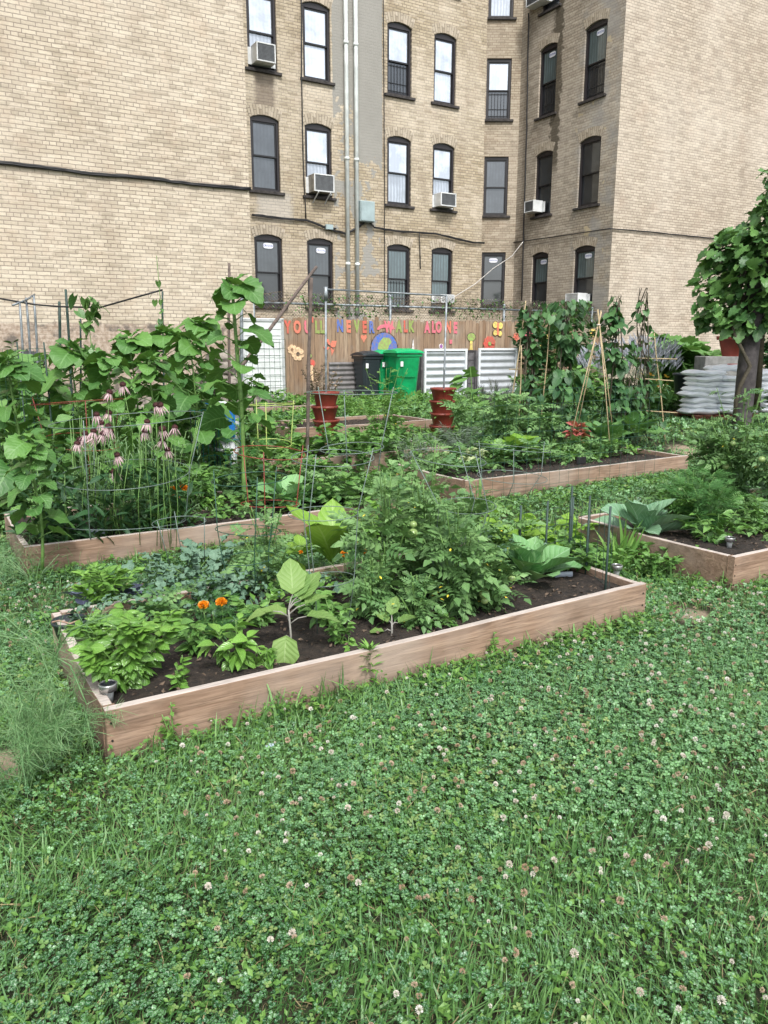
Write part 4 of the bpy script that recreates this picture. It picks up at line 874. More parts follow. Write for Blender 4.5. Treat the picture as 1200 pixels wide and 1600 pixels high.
def corr(px0,px1,yt,yb,c,label):
    b=PY(px0,yb,frontY(px0,c)); e=PY(px1,yb,frontY(px1,c)); W=np.linalg.norm((e-b)[:2]); ang=math.atan2(e[1]-b[1],e[0]-b[0]); gz=.29; H=PY((px0+px1)/2,yt,(b[1]+e[1])/2)[2]-gz
    t=thing('corrugated_bin',label,'compost bin',(b[0],b[1],gz),ang,'corrugated metal compost bins')
    A=Acc(); n=90; zs=np.linspace(.05,H-.05,n); 
    for (xa,xb,y0,ax) in ((.03,W-.03,.02,0),):
        v=[]; 
        for z in zs: y=y0+.018*math.sin(z*2*PI/.155); v+=[(xa,y,z),(xb,y,z)]
        A.add(v,[(2*i,2*i+1,2*i+3,2*i+2) for i in range(n-1)])
    v=[]
    for z in zs: x=W-.03+.015*math.sin(z*2*PI/.155); v+=[(x,.05,z),(x,.7,z)]
    A.add(v,[(2*i,2*i+1,2*i+3,2*i+2) for i in range(n-1)]); A.build('corrugated_panel',ZN,t,True)
    A=Acc(); q=.05
    A.box((q/2,0,H/2),(q,.05,H)); A.box((W-q/2,0,H/2),(q,.05,H)); A.box((W/2,0,H-q/2),(W-2*q-.004,.048,q)); A.box((W/2,0,q/2),(W-2*q-.004,.048,q)); A.build('frame',WFRM,t,False,.004)
    A=Acc(); A.box((-.02,.4,H/2-.02),(.03,.7,H-.06)); A.box((W/2,.76,H/2-.02),(W,.03,H-.06)); A.build('grey_boards',GREYB,t)
corr(662,728,545,622,16.6,'white framed corrugated metal compost bin next to the largest green bin')
corr(746,806,544,622,16.6,'second corrugated metal compost bin, partly behind the bean vines')
p=PY(737,600,frontY(737,16.75)); t=thing('board_stack','dark grey boards set upright between the two corrugated bins','boards',(p[0],p[1],.29),R(30)); A=Acc()
for k in range(6): A.box((0,.0+k*.0,.09+k*.175),(.26,.03,.165))
A.build('boards',GREYB,t,False,.005)
p=PY(680,575,frontY(530,17.1)); 
b=PY(515,600,frontY(530,17.15)); t=thing('metal_sheet','dull grey metal sheet leaning on the fence behind the dried plants left of the bins','metal sheet',(b[0],b[1],.3),R(30)); A=Acc(); n=60
v=[]
for i in range(n): z=i/(n-1)*.85; y=.012*math.sin(z*60); v+=[(0,y,z),(1.0,y,z)]
v+=[(0,.03,0),(1.0,.03,0),(0,.03,.85),(1.0,.03,.85)]
A.add(v,[(2*i,2*i+1,2*i+3,2*i+2) for i in range(n-1)]+[(2*n,2*n+2,2*n+3,2*n+1)]); A.build('sheet',plain('dull_sheet',(.19,.18,.18),.5,.3,.15,6),t,True)
# stacked planters and the pipe frame through them
TERRA=plain('terracotta_plastic',(.20,.035,.022),.5,0,.12,5)
def tier(A,z,r,h):
    seg=36; prof=[(.70,0),(.74,.02),(.95,h*.82),(1.02,h*.86),(1.04,h),(.96,h),(.90,h*.8),(.3,h*.75)]; v=[];F=[]
    for s_,zz in prof:
        for j in range(seg):
            a=2*PI*j/seg; rr=r*s_*(1+.16*abs(math.cos(1.5*a))-.08); v.append((rr*math.cos(a),rr*math.sin(a),z+zz))
    for i in range(len(prof)-1):
        for j in range(seg): F.append((i*seg+j,i*seg+(j+1)%seg,(i+1)*seg+(j+1)%seg,(i+1)*seg+j))
    F.append(tuple((len(prof)-1)*seg+j for j in range(seg))); A.add(v,F)
def stackp(px,yt,Y,n,wpx,label,pitch):
    top=PY(px,yt,Y); r=wpx/2*Y/FPX; g=gh(top[0],top[1]); t=thing('stacked_planter',label,'stacked planter',(top[0],top[1],g),0,'terracotta coloured stacked planters')
    h=pitch*1.12
    for k in range(n):
        A=Acc(); tier(A,0,r*(1-.0*k),h); o=A.build('planter_tier',TERRA,t,True); o.location=(0,0,top[2]-g-h-(k*pitch)); o.rotation_euler=(0,0,(k%2)*R(60)+.2)
    A=Acc(); m_=60; ph=rs.rand(m_)*6.28; k=rs.randint(0,n,m_); A.scatter(TL['small'],np.stack([r*np.cos(ph)*.9,r*np.sin(ph)*.9,top[2]-g-k*pitch-.01-.03*rs.rand(m_)],1),frames(dirs(ph,rs.rand(m_)*1.2-.6)),.03+.03*rs.rand(m_)); A.build('seedlings',GY,t)
    return top,g
YP=10.3
tl,gl=stackp(508,612,YP,5,40,'terracotta coloured stack of flared planter tiers, left one of the pair',.185)
tr_,gr=stackp(692,606,YP,4,38,'terracotta coloured stack of flared planter tiers, right one in front of the white corrugated bin',.165)
t=thing('pipe_frame','thin galvanised pipe goalpost rising out of the two stacked planters','pipe frame',(tl[0],tl[1],gl))
za=PY(510,452,YP)[2]-gl; zb=PY(694,462,YP)[2]-gl; dx=tr_[0]-tl[0]
A=Acc(); A.tube([(0,0,0),(.03,0,za)],.015,8); A.build('post',GALV,t,True); A=Acc(); A.tube([(dx,0,0),(dx+.03,0,zb)],.013,8); A.build('post',GALV,t,True)
A=Acc(); A.tube([(0.03,0,za),(dx+.03,0,zb)],.011,8); A.build('crossbar',GALV,t,True); A=Acc(); A.tube([(.03,0,za-.14),(.03,0,za+.03)],.026,8); A.build('corner_fitting',GALV,t,True)
# ---------------- timber post, vine tree, soil bags ----------------
POSTM=plain('weathered_post',(.065,.058,.058),.9,0,.3,9,.6,(.03,.027,.028))
YV=11.4; pb=PY(1150,640,YV); pb2=PY(1180,480,YV)
t=thing('timber_post','thick weathered grey timber post under the leafy vine, in front of the soil bags','post',(PY(1165,600,YV)[0],YV,.28))
A=Acc(); n=12; v=[];F=[]; rr=.135
for i in range(n+1):
    z=-.1+2.5*i/n; a=np.arange(16)*2*PI/16; k=1-.0*i
    for j,x in enumerate(a): q=rr*(1+.03*math.sin(5*x+1)+.015*math.sin(i*1.7+j)); v.append((q*math.cos(x)+.001*i,q*math.sin(x),z))
for i in range(n):
    for j in range(16): F.append((i*16+j,i*16+(j+1)%16,(i+1)*16+(j+1)%16,(i+1)*16+j))
F.append(tuple(n*16+j for j in range(16))); A.add(v,F); A.build('shaft',POSTM,t,True)
px0=PY(1165,600,YV)[0]
vt=thing('vine_tree','large leafy green vine crown hanging over the timber post at the right edge','vine',(px0,YV,.28),0)
A=Acc(); S=lambda px,py,dy=0:(PY(px,py,YV+dy)-np.array([px0,YV,.28]))
A.tube([S(1148,660,-.2),S(1150,625,-.22),S(1158,600,-.24),S(1172,572,-.22),S(1160,548,-.2),S(1146,520,-.2),S(1142,492,-.15),S(1160,440,0),S(1180,380,0)],[.03,.032,.03,.03,.028,.026,.026,.03,.02],8); 
A.tube([S(1180,640,.1),S(1195,420,.1),S(1230,330,0)],[.07,.06,.04],8); A.tube([S(1150,470),S(1230,440,.3),S(1330,400,.3)],.05,8); A.build('trunk',STEMD,vt,True)
A=Acc(); pos=[];
# crown outline from clumps (px,py,rad px)
cl=[(1150,405,45),(1200,372,40),(1120,440,35),(1160,450,48),(1200,420,60),(1240,380,80),(1130,485,30),(1165,490,32),(1112,478,22),(1220,470,45),(1260,300,60),(1200,276,10),(1300,420,90),(1105,500,14),(1235,285,30),(1165,382,30),(1140,385,22),(1290,350,90),(1145,500,24)]
for px,py,r_ in cl:
    c=S(px,py,rs.randn()*.12); r=r_*YV/FPX; n=int(85*(r/.4)**2)+8; d=rs.randn(n,3); d/=np.linalg.norm(d,axis=1)[:,None]; pos.append(c+d*r*(.55+.45*rs.rand(n,1)**.4)*np.array([1,1.1,1]))
pos=np.concatenate(pos); n=len(pos); cc=np.array(S(1215,400,.2)); out=pos-cc; az=np.arctan2(out[:,1],out[:,0])+rs.randn(n)*.5
A.scatter(TL['maple'],pos,frames(dirs(az,.3-1.4*rs.rand(n)),rs.randn(n)*.6),.085+.10*rs.rand(n)); A.build('foliage',GV,vt,True)
BAG=plain('white_bag_plastic',(.90,.94,.98),.45,0,.04,5,.15); BAGP=plain('bag_print',(.65,.12,.1),.5); PAL=plain('red_pallet_wood',(.24,.09,.055),.85,0,.2,8)
YB=12.6
def pillow(w_,d_,h_,seed):
    A=Acc(); nx,ny=21,13; v=[]; F=[]; r=np.random.RandomState(seed); ph=r.rand(4)*6
    for sgn in(1,-1):
        for j in range(ny):
            for i in range(nx):
                x=-1+2*i/(nx-1); y=-1+2*j/(ny-1); e=max(0,1-abs(x)**6)**.5*max(0,1-abs(y)**4)**.5
                wr=.07*math.sin(x*5+ph[0]+y*2)*math.sin(y*4+ph[1])+.05*math.sin(x*11+ph[2])
                v.append((x*w_/2*(1-.04*y*y),y*d_/2*(1-.05*x*x),sgn*h_/2*(e*(1+wr)+.03)+.01*math.sin(x*4+ph[3])))
    for q in range(2):
        o=q*nx*ny
        for j in range(ny-1):
            for i in range(nx-1):
                f=(o+j*nx+i,o+j*nx+i+1,o+(j+1)*nx+i+1,o+(j+1)*nx+i); F.append(f if q==0 else f[::-1])
    o=nx*ny
    for i in range(nx-1): F.append((i,o+i,o+i+1,i+1)); F.append(((ny-1)*nx+i,(ny-1)*nx+i+1,o+(ny-1)*nx+i+1,o+(ny-1)*nx+i))
    for j in range(ny-1): F.append((j*nx,(j+1)*nx,o+(j+1)*nx,o+j*nx)); F.append((j*nx+nx-1,o+j*nx+nx-1,o+(j+1)*nx+nx-1,(j+1)*nx+nx-1))
    A.add(v,F); return A
ords=['bottom','second','third','fourth','fifth','sixth','seventh','top']
gp=gh(5,12.6); t=thing('pallet','reddish wooden pallet under the stacked white soil bags','pallet',(PY(1120,640,YB)[0],YB+.3,.29),R(12))
A=Acc()
for y in (-.5,0,.5): A.box((0,y,.05),(1.25,.09,.09))
A.build('bearers',PAL,t,False,.004); A=Acc()
for k in range(7): A.box((-.56+k*.187,0,.108),(.11,1.15,.02))
A.build('deck_boards',PAL,t,False,.003)
for ci,(px,dy,n,w_,dsc) in enumerate(((1099,-.05,8,.62,'left column'),(1150,-.1,7,.66,'middle column behind the timber post'),(1204,.3,8,.62,'right column beyond the timber post'))):
    for k in range(n):
        pp=PY(px+rs.randn()*2.5,600,YB+dy); z=.29+.125+.045+k*.086
        nm=ords[k] if k<n-1 else 'top'
        o=pillow(w_*(1+.05*rs.randn()),.42,.096,ci*20+k).build('soil_bag',BAG,None,True); o.location=(pp[0],pp[1]+rs.randn()*.02,z); o.rotation_euler=(0,rs.randn()*.02,R(8)+rs.randn()*.07)
        tag(o,'white soil bag, %s in the %s'%(nm,dsc),'soil bag','white soil bags stacked on the pallet')
pp=PY(1128,555,YB+.15); o=pillow(.66,.42,.11,77).build('soil_bag',BAG,None,True); o.location=(pp[0]+.1,pp[1],.29+.125+.045+8*.086-.01); tag(o,'white plastic soil bag lying across the very top of the stack, left of the post','soil bag','white soil bags stacked on the pallet')
A=Acc(); A.box((0,0,0),(.14,.06,.012)); q=A.build('red_print',BAGP,o); q.location=(.05,-.08,.066)
# pots & blocks behind
RP=plain('red_pot',(.30,.06,.04),.55,0,.1,5); CB=plain('concrete_block',(.25,.25,.24),.9,0,.15,8,.4)
p=PY(1148,555,14.6); t=thing('flower_pot','large red plastic flower pot standing behind the soil bags','flower pot',(p[0],p[1],p[2]-.02)); A=Acc(); A.lathe([(.22,-.0),(.30,.30),(.34,.30),(.35,.37),(.31,.37),(.28,.30),(0.0,.29)],seg=24); A.build('pot',RP,t,True)
A=Acc(); n=90; A.scatter(TL['ovate'],np.stack([rs.randn(n)*.22,rs.randn(n)*.2,.38+rs.rand(n)*.45],1),frames(dirs(rs.rand(n)*6.28,rs.rand(n)-.3)),.12+.08*rs.rand(n)); A.build('foliage',GD,t)
t=thing('concrete_block','grey concrete block the red pot stands on','concrete block',(p[0]-.1,p[1],.29)); A=Acc(); A.box((-.1,0,(p[2]-.31)/2),(.9,.5,p[2]-.31)); A.build('block',CB,t,False,.015)
p=PY(1085,590,14); t=thing('black_tub','black plastic tub left of the concrete block','tub',(p[0],p[1],.29)); A=Acc(); A.lathe([(.28,0),(.36,.68),(.38,.68),(.38,.72),(.34,.72),(.31,.5),(0,.48)],seg=20); A.build('tub',BKB,t,True)
# ---------------- poles, stakes, wires ----------------
BAM=plain('bamboo',(.42,.33,.19),.6,0,.15,12); WST=plain('weathered_stake',(.13,.10,.085),.9,0,.2,14); REDM=plain('red_powder_coat',(.22,.04,.025),.5,0,.15,20); GWIRE=plain('green_wire',(.03,.09,.06),.45,.2,.1,20); SWIRE=plain('zinc_wire',(.15,.20,.18),.5,.2,.1,20); TEAL=plain('teal_wire',(.03,.25,.24),.5,.1,.1,20); TPOST=plain('green_steel_post',(.025,.055,.045),.6,0,.15,10); YWIRE=plain('yellow_green_wire',(.35,.45,.12),.5)
def stick(name,label,cat,a,b_,rad,mat,sides=7,group=None,part='shaft'):
    a=np.asarray(a);b_=np.asarray(b_); t=thing(name,label,cat,tuple(a),0,group); A=Acc()
    n=7; P=[(b_-a)*f+np.array([math.sin(f*9+a[0])*.004,0,0]) for f in np.linspace(0,1,n)]
    A.tube(P,[rad*(1-.15*i/n+ .08*(i%2)) for i in range(n)],sides); A.build(part,mat,t,True); return t
def gp_(px,Y,dz=0): q=PY(px,700,Y); return np.array([q[0],Y,gh(q[0],Y)+dz])
stick('wooden_stake','long weathered wooden pole leaning diagonally over the left of the fence','stake',PY(372,580,9.6),PY(494,417,11.0),.024,WST)
stick('wooden_stake','tall upright weathered wooden stake left of the left stacked planter','stake',gp_(477,8.2),PY(486,434,8.2),.020,WST)
stick('wooden_stake','slim dark wooden stake rising behind the tall sunflower','stake',gp_(357,9.0),PY(358,411,9.0),.017,WST)
stick('steel_post','thin galvanised post beside the tall sunflower in front of the white door','post',gp_(378,13.5),PY(378,462,13.5),.03,GALV)
for i,(x0,x1,yt,Y,m_,r_,lab) in enumerate(((45,31,474,11,GALV,.018,'leftmost pale pipe of the leaning frame by the left brick wall'),(58,41,465,11.3,GALV,.018,'middle pale pipe of the leaning frame by the left brick wall'),(68,53,462,11.5,GALV,.018,'right pale pipe of the leaning frame by the left brick wall'),(97,93,471,11.5,TPOST,.022,'upright green steel post right of the pipe frame'),(118,103,452,11.4,TPOST,.02,'slanted dark green garden post against the left brick wall'),(128,126,498,11,TPOST,.014,'short green stake carrying the young bean vine'),(258,254,455,11,TPOST,.014,'dark stake holding the raised end of the sagging wire line'))):
    stick('garden_pole',lab,'pole',gp_(x0,Y),PY(x1,yt,Y),r_,m_)
def wire(name,label,cat,P,rad,mat,part='wire'):
    P=[np.asarray(q) for q in P]; t=thing(name,label,cat,tuple(P[0])); A=Acc(); A.tube([q-P[0] for q in P],rad,5); A.build(part,mat,t,True); return t
wire('wire_line','dark wire line sagging between poles in front of the left brick wall','wire',[PY(-20,463,11.3),PY(20,470,11.3),PY(55,476,11.3),PY(93,479,11.3),PY(130,480,11.3),PY(158,480,11.2),PY(190,471,11.1),PY(225,461,11),PY(254,453,11)],.013,BLK)
wire('garden_pole','short pale pipe crossing the tops of the leaning pipes by the left wall','pole',[PY(20,477,10.8),PY(42,468,11.3),PY(54,460,11.6)],.015,GALV)
def cage(px,Y,rings,legs,label,mat,zb=None,legtop=None,tr=.0024,g=None,nlegs=3,rot=0.,base=None):
    """rings: (ypx, width px, tilt) from top to bottom; narrower lower down"""
    c=PY(px,700,Y); g0=gh(c[0],Y)+(ZB-.06 if base is None else base); t=thing('tomato_cage',label,'tomato cage',(c[0],Y,g0),0,'wire tomato cages')
    rr=[]
    for yp,wp,px_ in rings:
        q=PY(px_ if px_ else px,yp,Y); A=Acc(); r_=wp/2*Y/FPX; A.ring((q[0]-c[0],0,q[2]-g0),r_,tr,30,5,(rs.randn()*.05,rs.randn()*.05)); A.build('ring',mat,t,True); rr.append((q[0]-c[0],q[2]-g0,r_))
    rr.append((0,0,rr[-1][2]*.75))
    for k in range(nlegs):
        a=2*PI*k/nlegs+rot; A=Acc(); A.tube([(x+r_*math.cos(a),r_*math.sin(a),z+(.04 if i==0 else 0)) for i,(x,z,r_) in enumerate(rr)],tr*1.15,5); A.build('leg',mat,t,True)
    return t
cage(422,5.9,[(707,112,0),(787,92,0)],3,'rust red tomato cage in the left bed beside the broad collard leaves',REDM,tr=.0036,rot=.5)
cage(388,3.95,[(748,118,390),(828,104,0),(872,88,0)],3,'dull green tomato cage rising in front of the red one',GWIRE,tr=.0024,rot=.9)
cage(505,3.55,[(715,130,520),(802,112,505),(905,92,510)],3,'pale zinc tomato cage over the lettuce in the front bed',SWIRE,tr=.002,rot=.2,nlegs=3)
cage(700,3.9,[(715,120,700),(790,92,730),(925,60,0)],3,'pale zinc tomato cage inside the large front tomato plants',SWIRE,tr=.002,rot=1.2)
cage(280,4.9,[(816,84,0)],3,'low bent wire hoop by the marigolds at the front of the left bed',SWIRE,tr=.0026,rot=2)
cage(130,7.0,[(628,150,125),(690,120,0)],3,'wire cage with an orange upper hoop among the left sunflowers',REDM,tr=.0035,rot=1,base=0)
cage(175,5.5,[(655,230,200),(740,200,195),(815,190,195)],3,'wide thin wire cage around the coneflowers',SWIRE,tr=.003,rot=.3)
cage(550,7.6,[(613,140,0),(700,100,0)],3,'wide silver hoop cage around the tomato plant in front of the green bins',SWIRE,tr=.0045,rot=.4,base=0)
cage(425,8.0,[(632,70,0),(693,62,0)],3,'yellow green wire cage behind the red cage',YWIRE,tr=.005,rot=.4,base=0)
cage(790,6.6,[(700,120,800),(745,110,800)],3,'bent zinc hoop at the corner of the middle bed',SWIRE,tr=.0028,rot=.4,base=.2)
def mesh_fence(name,label,p0,p1,z0,z1,nx,nz,mat,tr=.002,posts=True):
    p0=np.asarray(p0);p1=np.asarray(p1); L=np.linalg.norm((p1-p0)[:2]); ang=math.atan2(p1[1]-p0[1],p1[0]-p0[0]); t=thing(name,label,'wire fence',(p0[0],p0[1],z0),ang)
    H=z1-z0; A=Acc(); ph=rs.rand()*5
    def yy(x): return .015*math.sin(x*7+ph)
    for i in range(nx+1): x=L*i/nx; A.tube([(x,yy(x),0),(x+rs.randn()*.006,yy(x)+rs.randn()*.01,H)],tr,4,.5,0,False)
    for j in range(nz+1): z=H*j/nz+.0; A.tube([(x,yy(x)+.002,z+rs.randn()*.003) for x in np.linspace(0,L,12)],tr,4,.5,0,False)
    A.build('wire_mesh',mat,t)
    if posts:
        for x in (0,L*.5,L): A=Acc(); A.tube([(x,.01,-.25),(x,.01,H+.06)],.007,6); A.build('post',TPOST,t,True)
    return t
e1=A1+U*2.85
q0=PY(955,880,4.1); mesh_fence('wire_fence','green wire mesh panel with thin posts at the right end of the front bed',PY(953,850,4.12),PY(895,790,4.75),ZB-.03,PY(955,808,4.12)[2],6,3,TPOST,.0017)
mesh_fence('wire_fence','green wire mesh along the back right edge of the front bed',PY(893,800,4.8),PY(812,800,4.55),ZB-.03,PY(848,796,4.7)[2],7,3,TPOST,.0017)
mesh_fence('wire_fence','thin wire mesh stretched along the front board of the middle bed',A3-V*.05,A3-V*.05+U*2.6,z3-.25,PY(900,600,8.6)[2],18,8,GWIRE,.0017,False)
mesh_fence('wire_fence','teal wire guard in front of the blue and white bag',PY(300,690,7.9),PY(376,690,8.1),gh(0,8)+.2,PY(340,640,8)[2],9,4,TEAL,.003)
mesh_fence('wire_fence','dark square wire mesh in front of the white door panel',PY(370,620,12.2),PY(448,620,12.6),.28,PY(400,530,12.4)[2],9,9,GWIRE,.003,False)
mesh_fence('wire_fence','dark wire mesh standing among the left sunflowers',PY(-10,600,7.0),PY(75,600,7.3),.1,PY(40,545,7.1)[2],9,6,GWIRE,.002)
# blue and white bag
A=pillow(.46,.82,.2,5); WB=plain('bag_white',(.72,.75,.78),.4,0,.04); BB=plain('bag_blue',(.02,.16,.52),.4,0,.04); RB=plain('bag_red',(.6,.09,.05),.4)
t=thing('printed_bag','blue and white plastic bag with a red patch propped behind the tall sunflower','bag',tuple(PY(345,690,8.6)*np.array([1,1,0])+np.array([0,0,gh(0,8.6)+.05])))
o=A.build('bag',WB,t,True); o.rotation_euler=(R(80),0,R(5)); o.location=(0,0,.38); o.scale=(1,1,.6)
def patch(nm,pts,mat,y):
    A=Acc(); v=[(x,y,z+.36) for x,z in pts]; n=len(v); v+=[(a,y+.006,c) for a,_,c in v]; A.add(v,[tuple(range(n))]+[(i,(i+1)%n,(i+1)%n+n,i+n) for i in range(n)]); return A.build(nm,mat,t)
el=lambda cx,cz,a,b_,n=16:[(cx+a*math.cos(2*PI*i/n),cz+b_*math.sin(2*PI*i/n)) for i in range(n)]
patch('blue_print',[(.03,.0),(.19,.05),(.2,.35),(.05,.4),(-.13,.42),(-.05,.3),(.05,.2)],BB,-.12); patch('white_print',el(-.04,.22,.09,.12),WB,-.128); patch('red_print',[(-.1,.1),(.0,.14),(.09,.05),(-.02,.0),(-.09,.03)],RB,-.13)
# small black pot, solar lights, plant labels
STEEL=plain('solar_steel',(.5,.5,.5),.25,.8,.05); SOLP=plain('solar_panel',(.02,.02,.03),.2,0,.05); CLR=plain('solar_lens',(.55,.58,.58),.1,.2,.05)
def solar(px,py,ht,label,r=.032):
    b=G(px,py,ZB-.05); t=thing('solar_light',label,'solar light',tuple(b),0,'small steel solar stake lights')
    A=Acc(); A.lathe([(.006,-.08),(.006,ht-.075),(.0,ht-.075)],seg=8); A.build('stake',STEEL,t,True)
    A=Acc(); A.lathe([(.0,ht-.076),(r*.45,ht-.075),(r*.6,ht-.035),(r*.6,ht-.028)],seg=16); A.build('lens',CLR,t,True)
    A=Acc(); A.lathe([(0,ht-.028),(r,ht-.028),(r*1.04,ht-.002),(r,ht),(r*.86,ht+.001),(r*.86,ht-.003)],seg=24); A.build('cap',STEEL,t,True)
    A=Acc(); A.lathe([(r*.86,ht-.003),(0,ht-.002)],seg=24); A.build('solar_panel',SOLP,t)
solar(172,1112,.12,'round steel solar light in the near left corner of the front bed',.034); solar(962,911,.115,'round steel solar light in the right corner of the front bed',.034); solar(1138,868,.13,'round steel solar light in the corner of the right bed among peppers',.034)
LABM=plain('grey_blue_label',(.36,.42,.50),.4,.2,.05)
def plabel(px,py,wpx,label,Y=None,tilt=.25):
    b=G(px,py+18,ZB-.04); s_=b[1]/FPX; w_=wpx*s_; t=thing('plant_label',label,'plant label',tuple(b),R(10),'metal plant labels'); z=PY(px,py,b[1])[2]-b[2]
    A=Acc(); n=8; v=[]
    for i in range(n+1):
        f=-1+2*i/n; v+=[(-w_/2,-.006*(1-f*f)+.01,z+f*w_*.17),(w_/2,-.006*(1-f*f)+.01,z+f*w_*.17)]
    k=len(v); v+=[(a,b__+.002,c) for a,b__,c in v]; A.add(v,[(2*i,2*i+1,2*i+3,2*i+2) for i in range(n)]+[(2*i+k,2*i+2+k,2*i+3+k,2*i+1+k) for i in range(n)]); A.build('plate',LABM,t,True)
    A=Acc(); A.tube([(-w_*.2,.012,-.05),(-w_*.2,.012,z+w_*.3),(0,.012,z+w_*.36),(w_*.2,.012,z+w_*.3),(w_*.2,.012,-.05)],.0016,5); A.build('wire_stem',SWIRE,t)
plabel(153,831,24,'grey metal plant label at the front of the coneflower bed'); plabel(881,899,30,'grey metal plant label in front of the collard in the front bed'); plabel(1183,812,18,'small pale plant label near the right edge in the pepper bed')
b=G(908,722,ZB+.0); t=thing('plant_label','small black plant sign on the edge of the middle bed','plant label',tuple(b),R(25)); A=Acc(); A.box((0,0,.02),(.13,.012,.075)); A.build('plate',BLK,t,False,.003); A=Acc(); A.box((0,.01,-.03),(.012,.008,.1)); A.build('peg',GREYB,t)
b=G(112,1003,ZB-.05); t=thing('plant_pot','broken black plastic pot in the far left corner of the front bed','plant pot',tuple(b)); A=Acc(); A.lathe([(.055,0),(.078,.10),(.084,.10),(.086,.115),(.076,.115),(.068,.05),(0,.04)],seg=20); A.build('pot',BKB,t,True); A=Acc(); A.tube([(-.06,-.05,.12),(-.02,-.07,.135),(.03,-.07,.12),(.07,-.05,.13)],.005,5); A.build('torn_rim',plain('torn_rim',(.35,.22,.16),.8),t)
# ---------------- plants ----------------
def bushparts(t,h,r,leafk,mat,n,size,stem=STEM,ns=7,el=(-.7,.5),shape=.75,low=.0,srad=.004,flat=1.,fat=1.):
    """leafy stems fanning from the base; leaves set round the stems, larger ones outside"""
    S_=Acc(); tips=[]
    for k in range(ns):
        a=2*PI*k/ns+rs.rand()*.8; q=r*(.35+.6*rs.rand()) if k else 0; zt=h*(.72+.28*rs.rand())*(1-.25*(q/r)**2)
        P=[np.array([0,0,-.02])+np.array([math.cos(a)*q*f**1.3,math.sin(a)*q*f**1.3*flat,zt*f**.85]) for f in np.linspace(0,1,6)]
        S_.tube(P,[srad*(1.2-f*.7) for f in np.linspace(0,1,6)],5); tips.append(P)
    S_.build('stems',stem,t,True)
    A=Acc(); k=rs.randint(0,ns,n); f=low+(1-low)*rs.rand(n)**shape; pos=np.zeros((n,3)); az=rs.rand(n)*2*PI
    for i in range(n):
        P=tips[k[i]]; x=f[i]*5; j=min(4,int(x)); pos[i]=P[j]+(P[j+1]-P[j])*(x-j)
    off=size*.25*np.stack([np.cos(az),np.sin(az),np.zeros(n)],1)
    oa=np.arctan2(pos[:,1],pos[:,0]); az=np.where(rs.rand(n)<.6,oa+rs.randn(n)*.7,az)
    e=el[0]+(el[1]-el[0])*np.clip(f+.25*rs.randn(n),0,1)
    rnd=np.clip(.15+.7*f*rs.rand(n)+.15,0,1)  # leaf colour painted lighter toward the tips, standing in for highlights
    sz=size*(.55+.6*rs.rand(n))
    A.scatter(TL[leafk] if isinstance(leafk,str) else leafk,pos+off*.3,frames(dirs(az,e),rs.randn(n)*.45),np.stack([sz*fat,sz,sz],1),rnd)
    return A.build('foliage',mat,t,True)
def bush(name,label,cat,spec,leafk,mat,n,size,off=ZB-.05,group=None,Y=None,**k):
    b,h,r=place(*spec,off) if Y is None else placeY(*spec,Y,off)
    r*=1.22; n=int(n*1.55); size*=1.12
    t=thing(name,label,cat,tuple(b),0,group); bushparts(t,h,r,leafk,mat,n,size,**k); return t,b,h,r
def placeY(px,yb,yt,wpx,Y,off=0):
    q=PY(px,yt,Y); g=gh(q[0],Y)+off; return np.array([q[0],Y,g]),q[2]-g,wpx/2*Y/FPX
def rosette(name,label,cat,spec,leafk,mat,n,L,off=ZB-.05,group=None,Y=None,e0=.2,e1=1.35,pet=.25,fat=1.):
    b,h,r=place(*spec,off) if Y is None else placeY(*spec,Y,off)
    t=thing(name,label,cat,tuple(b),0,group); A=Acc(); S_=Acc(); i=np.arange(n); az=i*2.399+rs.randn(n)*.2; e=e0+(e1-e0)*(i/n)**.9+rs.randn(n)*.08
    base=np.zeros((n,3)); base[:,2]=.02+h*.12*rs.rand(n)
    d=dirs(az,e); L_n=L*(.7+.45*rs.rand(n))*(1-.3*(i/n)**3); st_=base+d*L_n[:,None]*pet
    A.scatter(TL[leafk],st_,frames(d,rs.randn(n)*.25),np.stack([L_n*fat,L_n,L_n],1)); A.build('foliage',mat,t,True)
    for k in range(n): S_.tube([base[k],st_[k],st_[k]+d[k]*L_n[k]*.1],[L*.022,L*.016,L*.01],5)
    S_.build('leaf_stalks',STEM if mat is not GC else plain('pale_stalk',(.25,.36,.2),.5),t,True); return t,b,h,r
def ball_flowers(t,pts,rad,name='flower',mat=None,n=46):
    """double marigold heads"""
    OR=leafmat('marigold_petal',(.75,.20,.005),(.92,.38,.01),.5,.2)
    for p in pts:
        k=np.arange(n); ph=k*2.399; z=1-1.5*(k+.5)/n; d=np.stack([np.sqrt(np.clip(1-z*z,0,1))*np.cos(ph),np.sqrt(np.clip(1-z*z,0,1))*np.sin(ph),z],1)
        A=Acc(); pt=T([(-.2,0,0),(.2,0,0),(.34,.6,.03),(.1,.72,.1),(-.12,.66,0),(-.34,.55,.05)],[(0,1,2,3,4,5)],[(0,0)]*6)
        A.scatter(pt,d*rad*.35*np.array([1,1,.6]),frames(d+rs.randn(n,3)*.15,rs.rand(n)*6),rad*(.8+.3*rs.rand(n)))
        o=A.build(name,OR,t,True); o.location=tuple(p)
        S_=Acc(); S_.lathe([(.002,-rad*1.1),(rad*.28,-rad*.7),(rad*.34,-rad*.1)],seg=8); S_.tube([(0,0,-rad*1.1),(.004,0,-rad*2.5),(0,0,-rad*5)],.0018,5); S_.build('calyx',STEM,o,True)
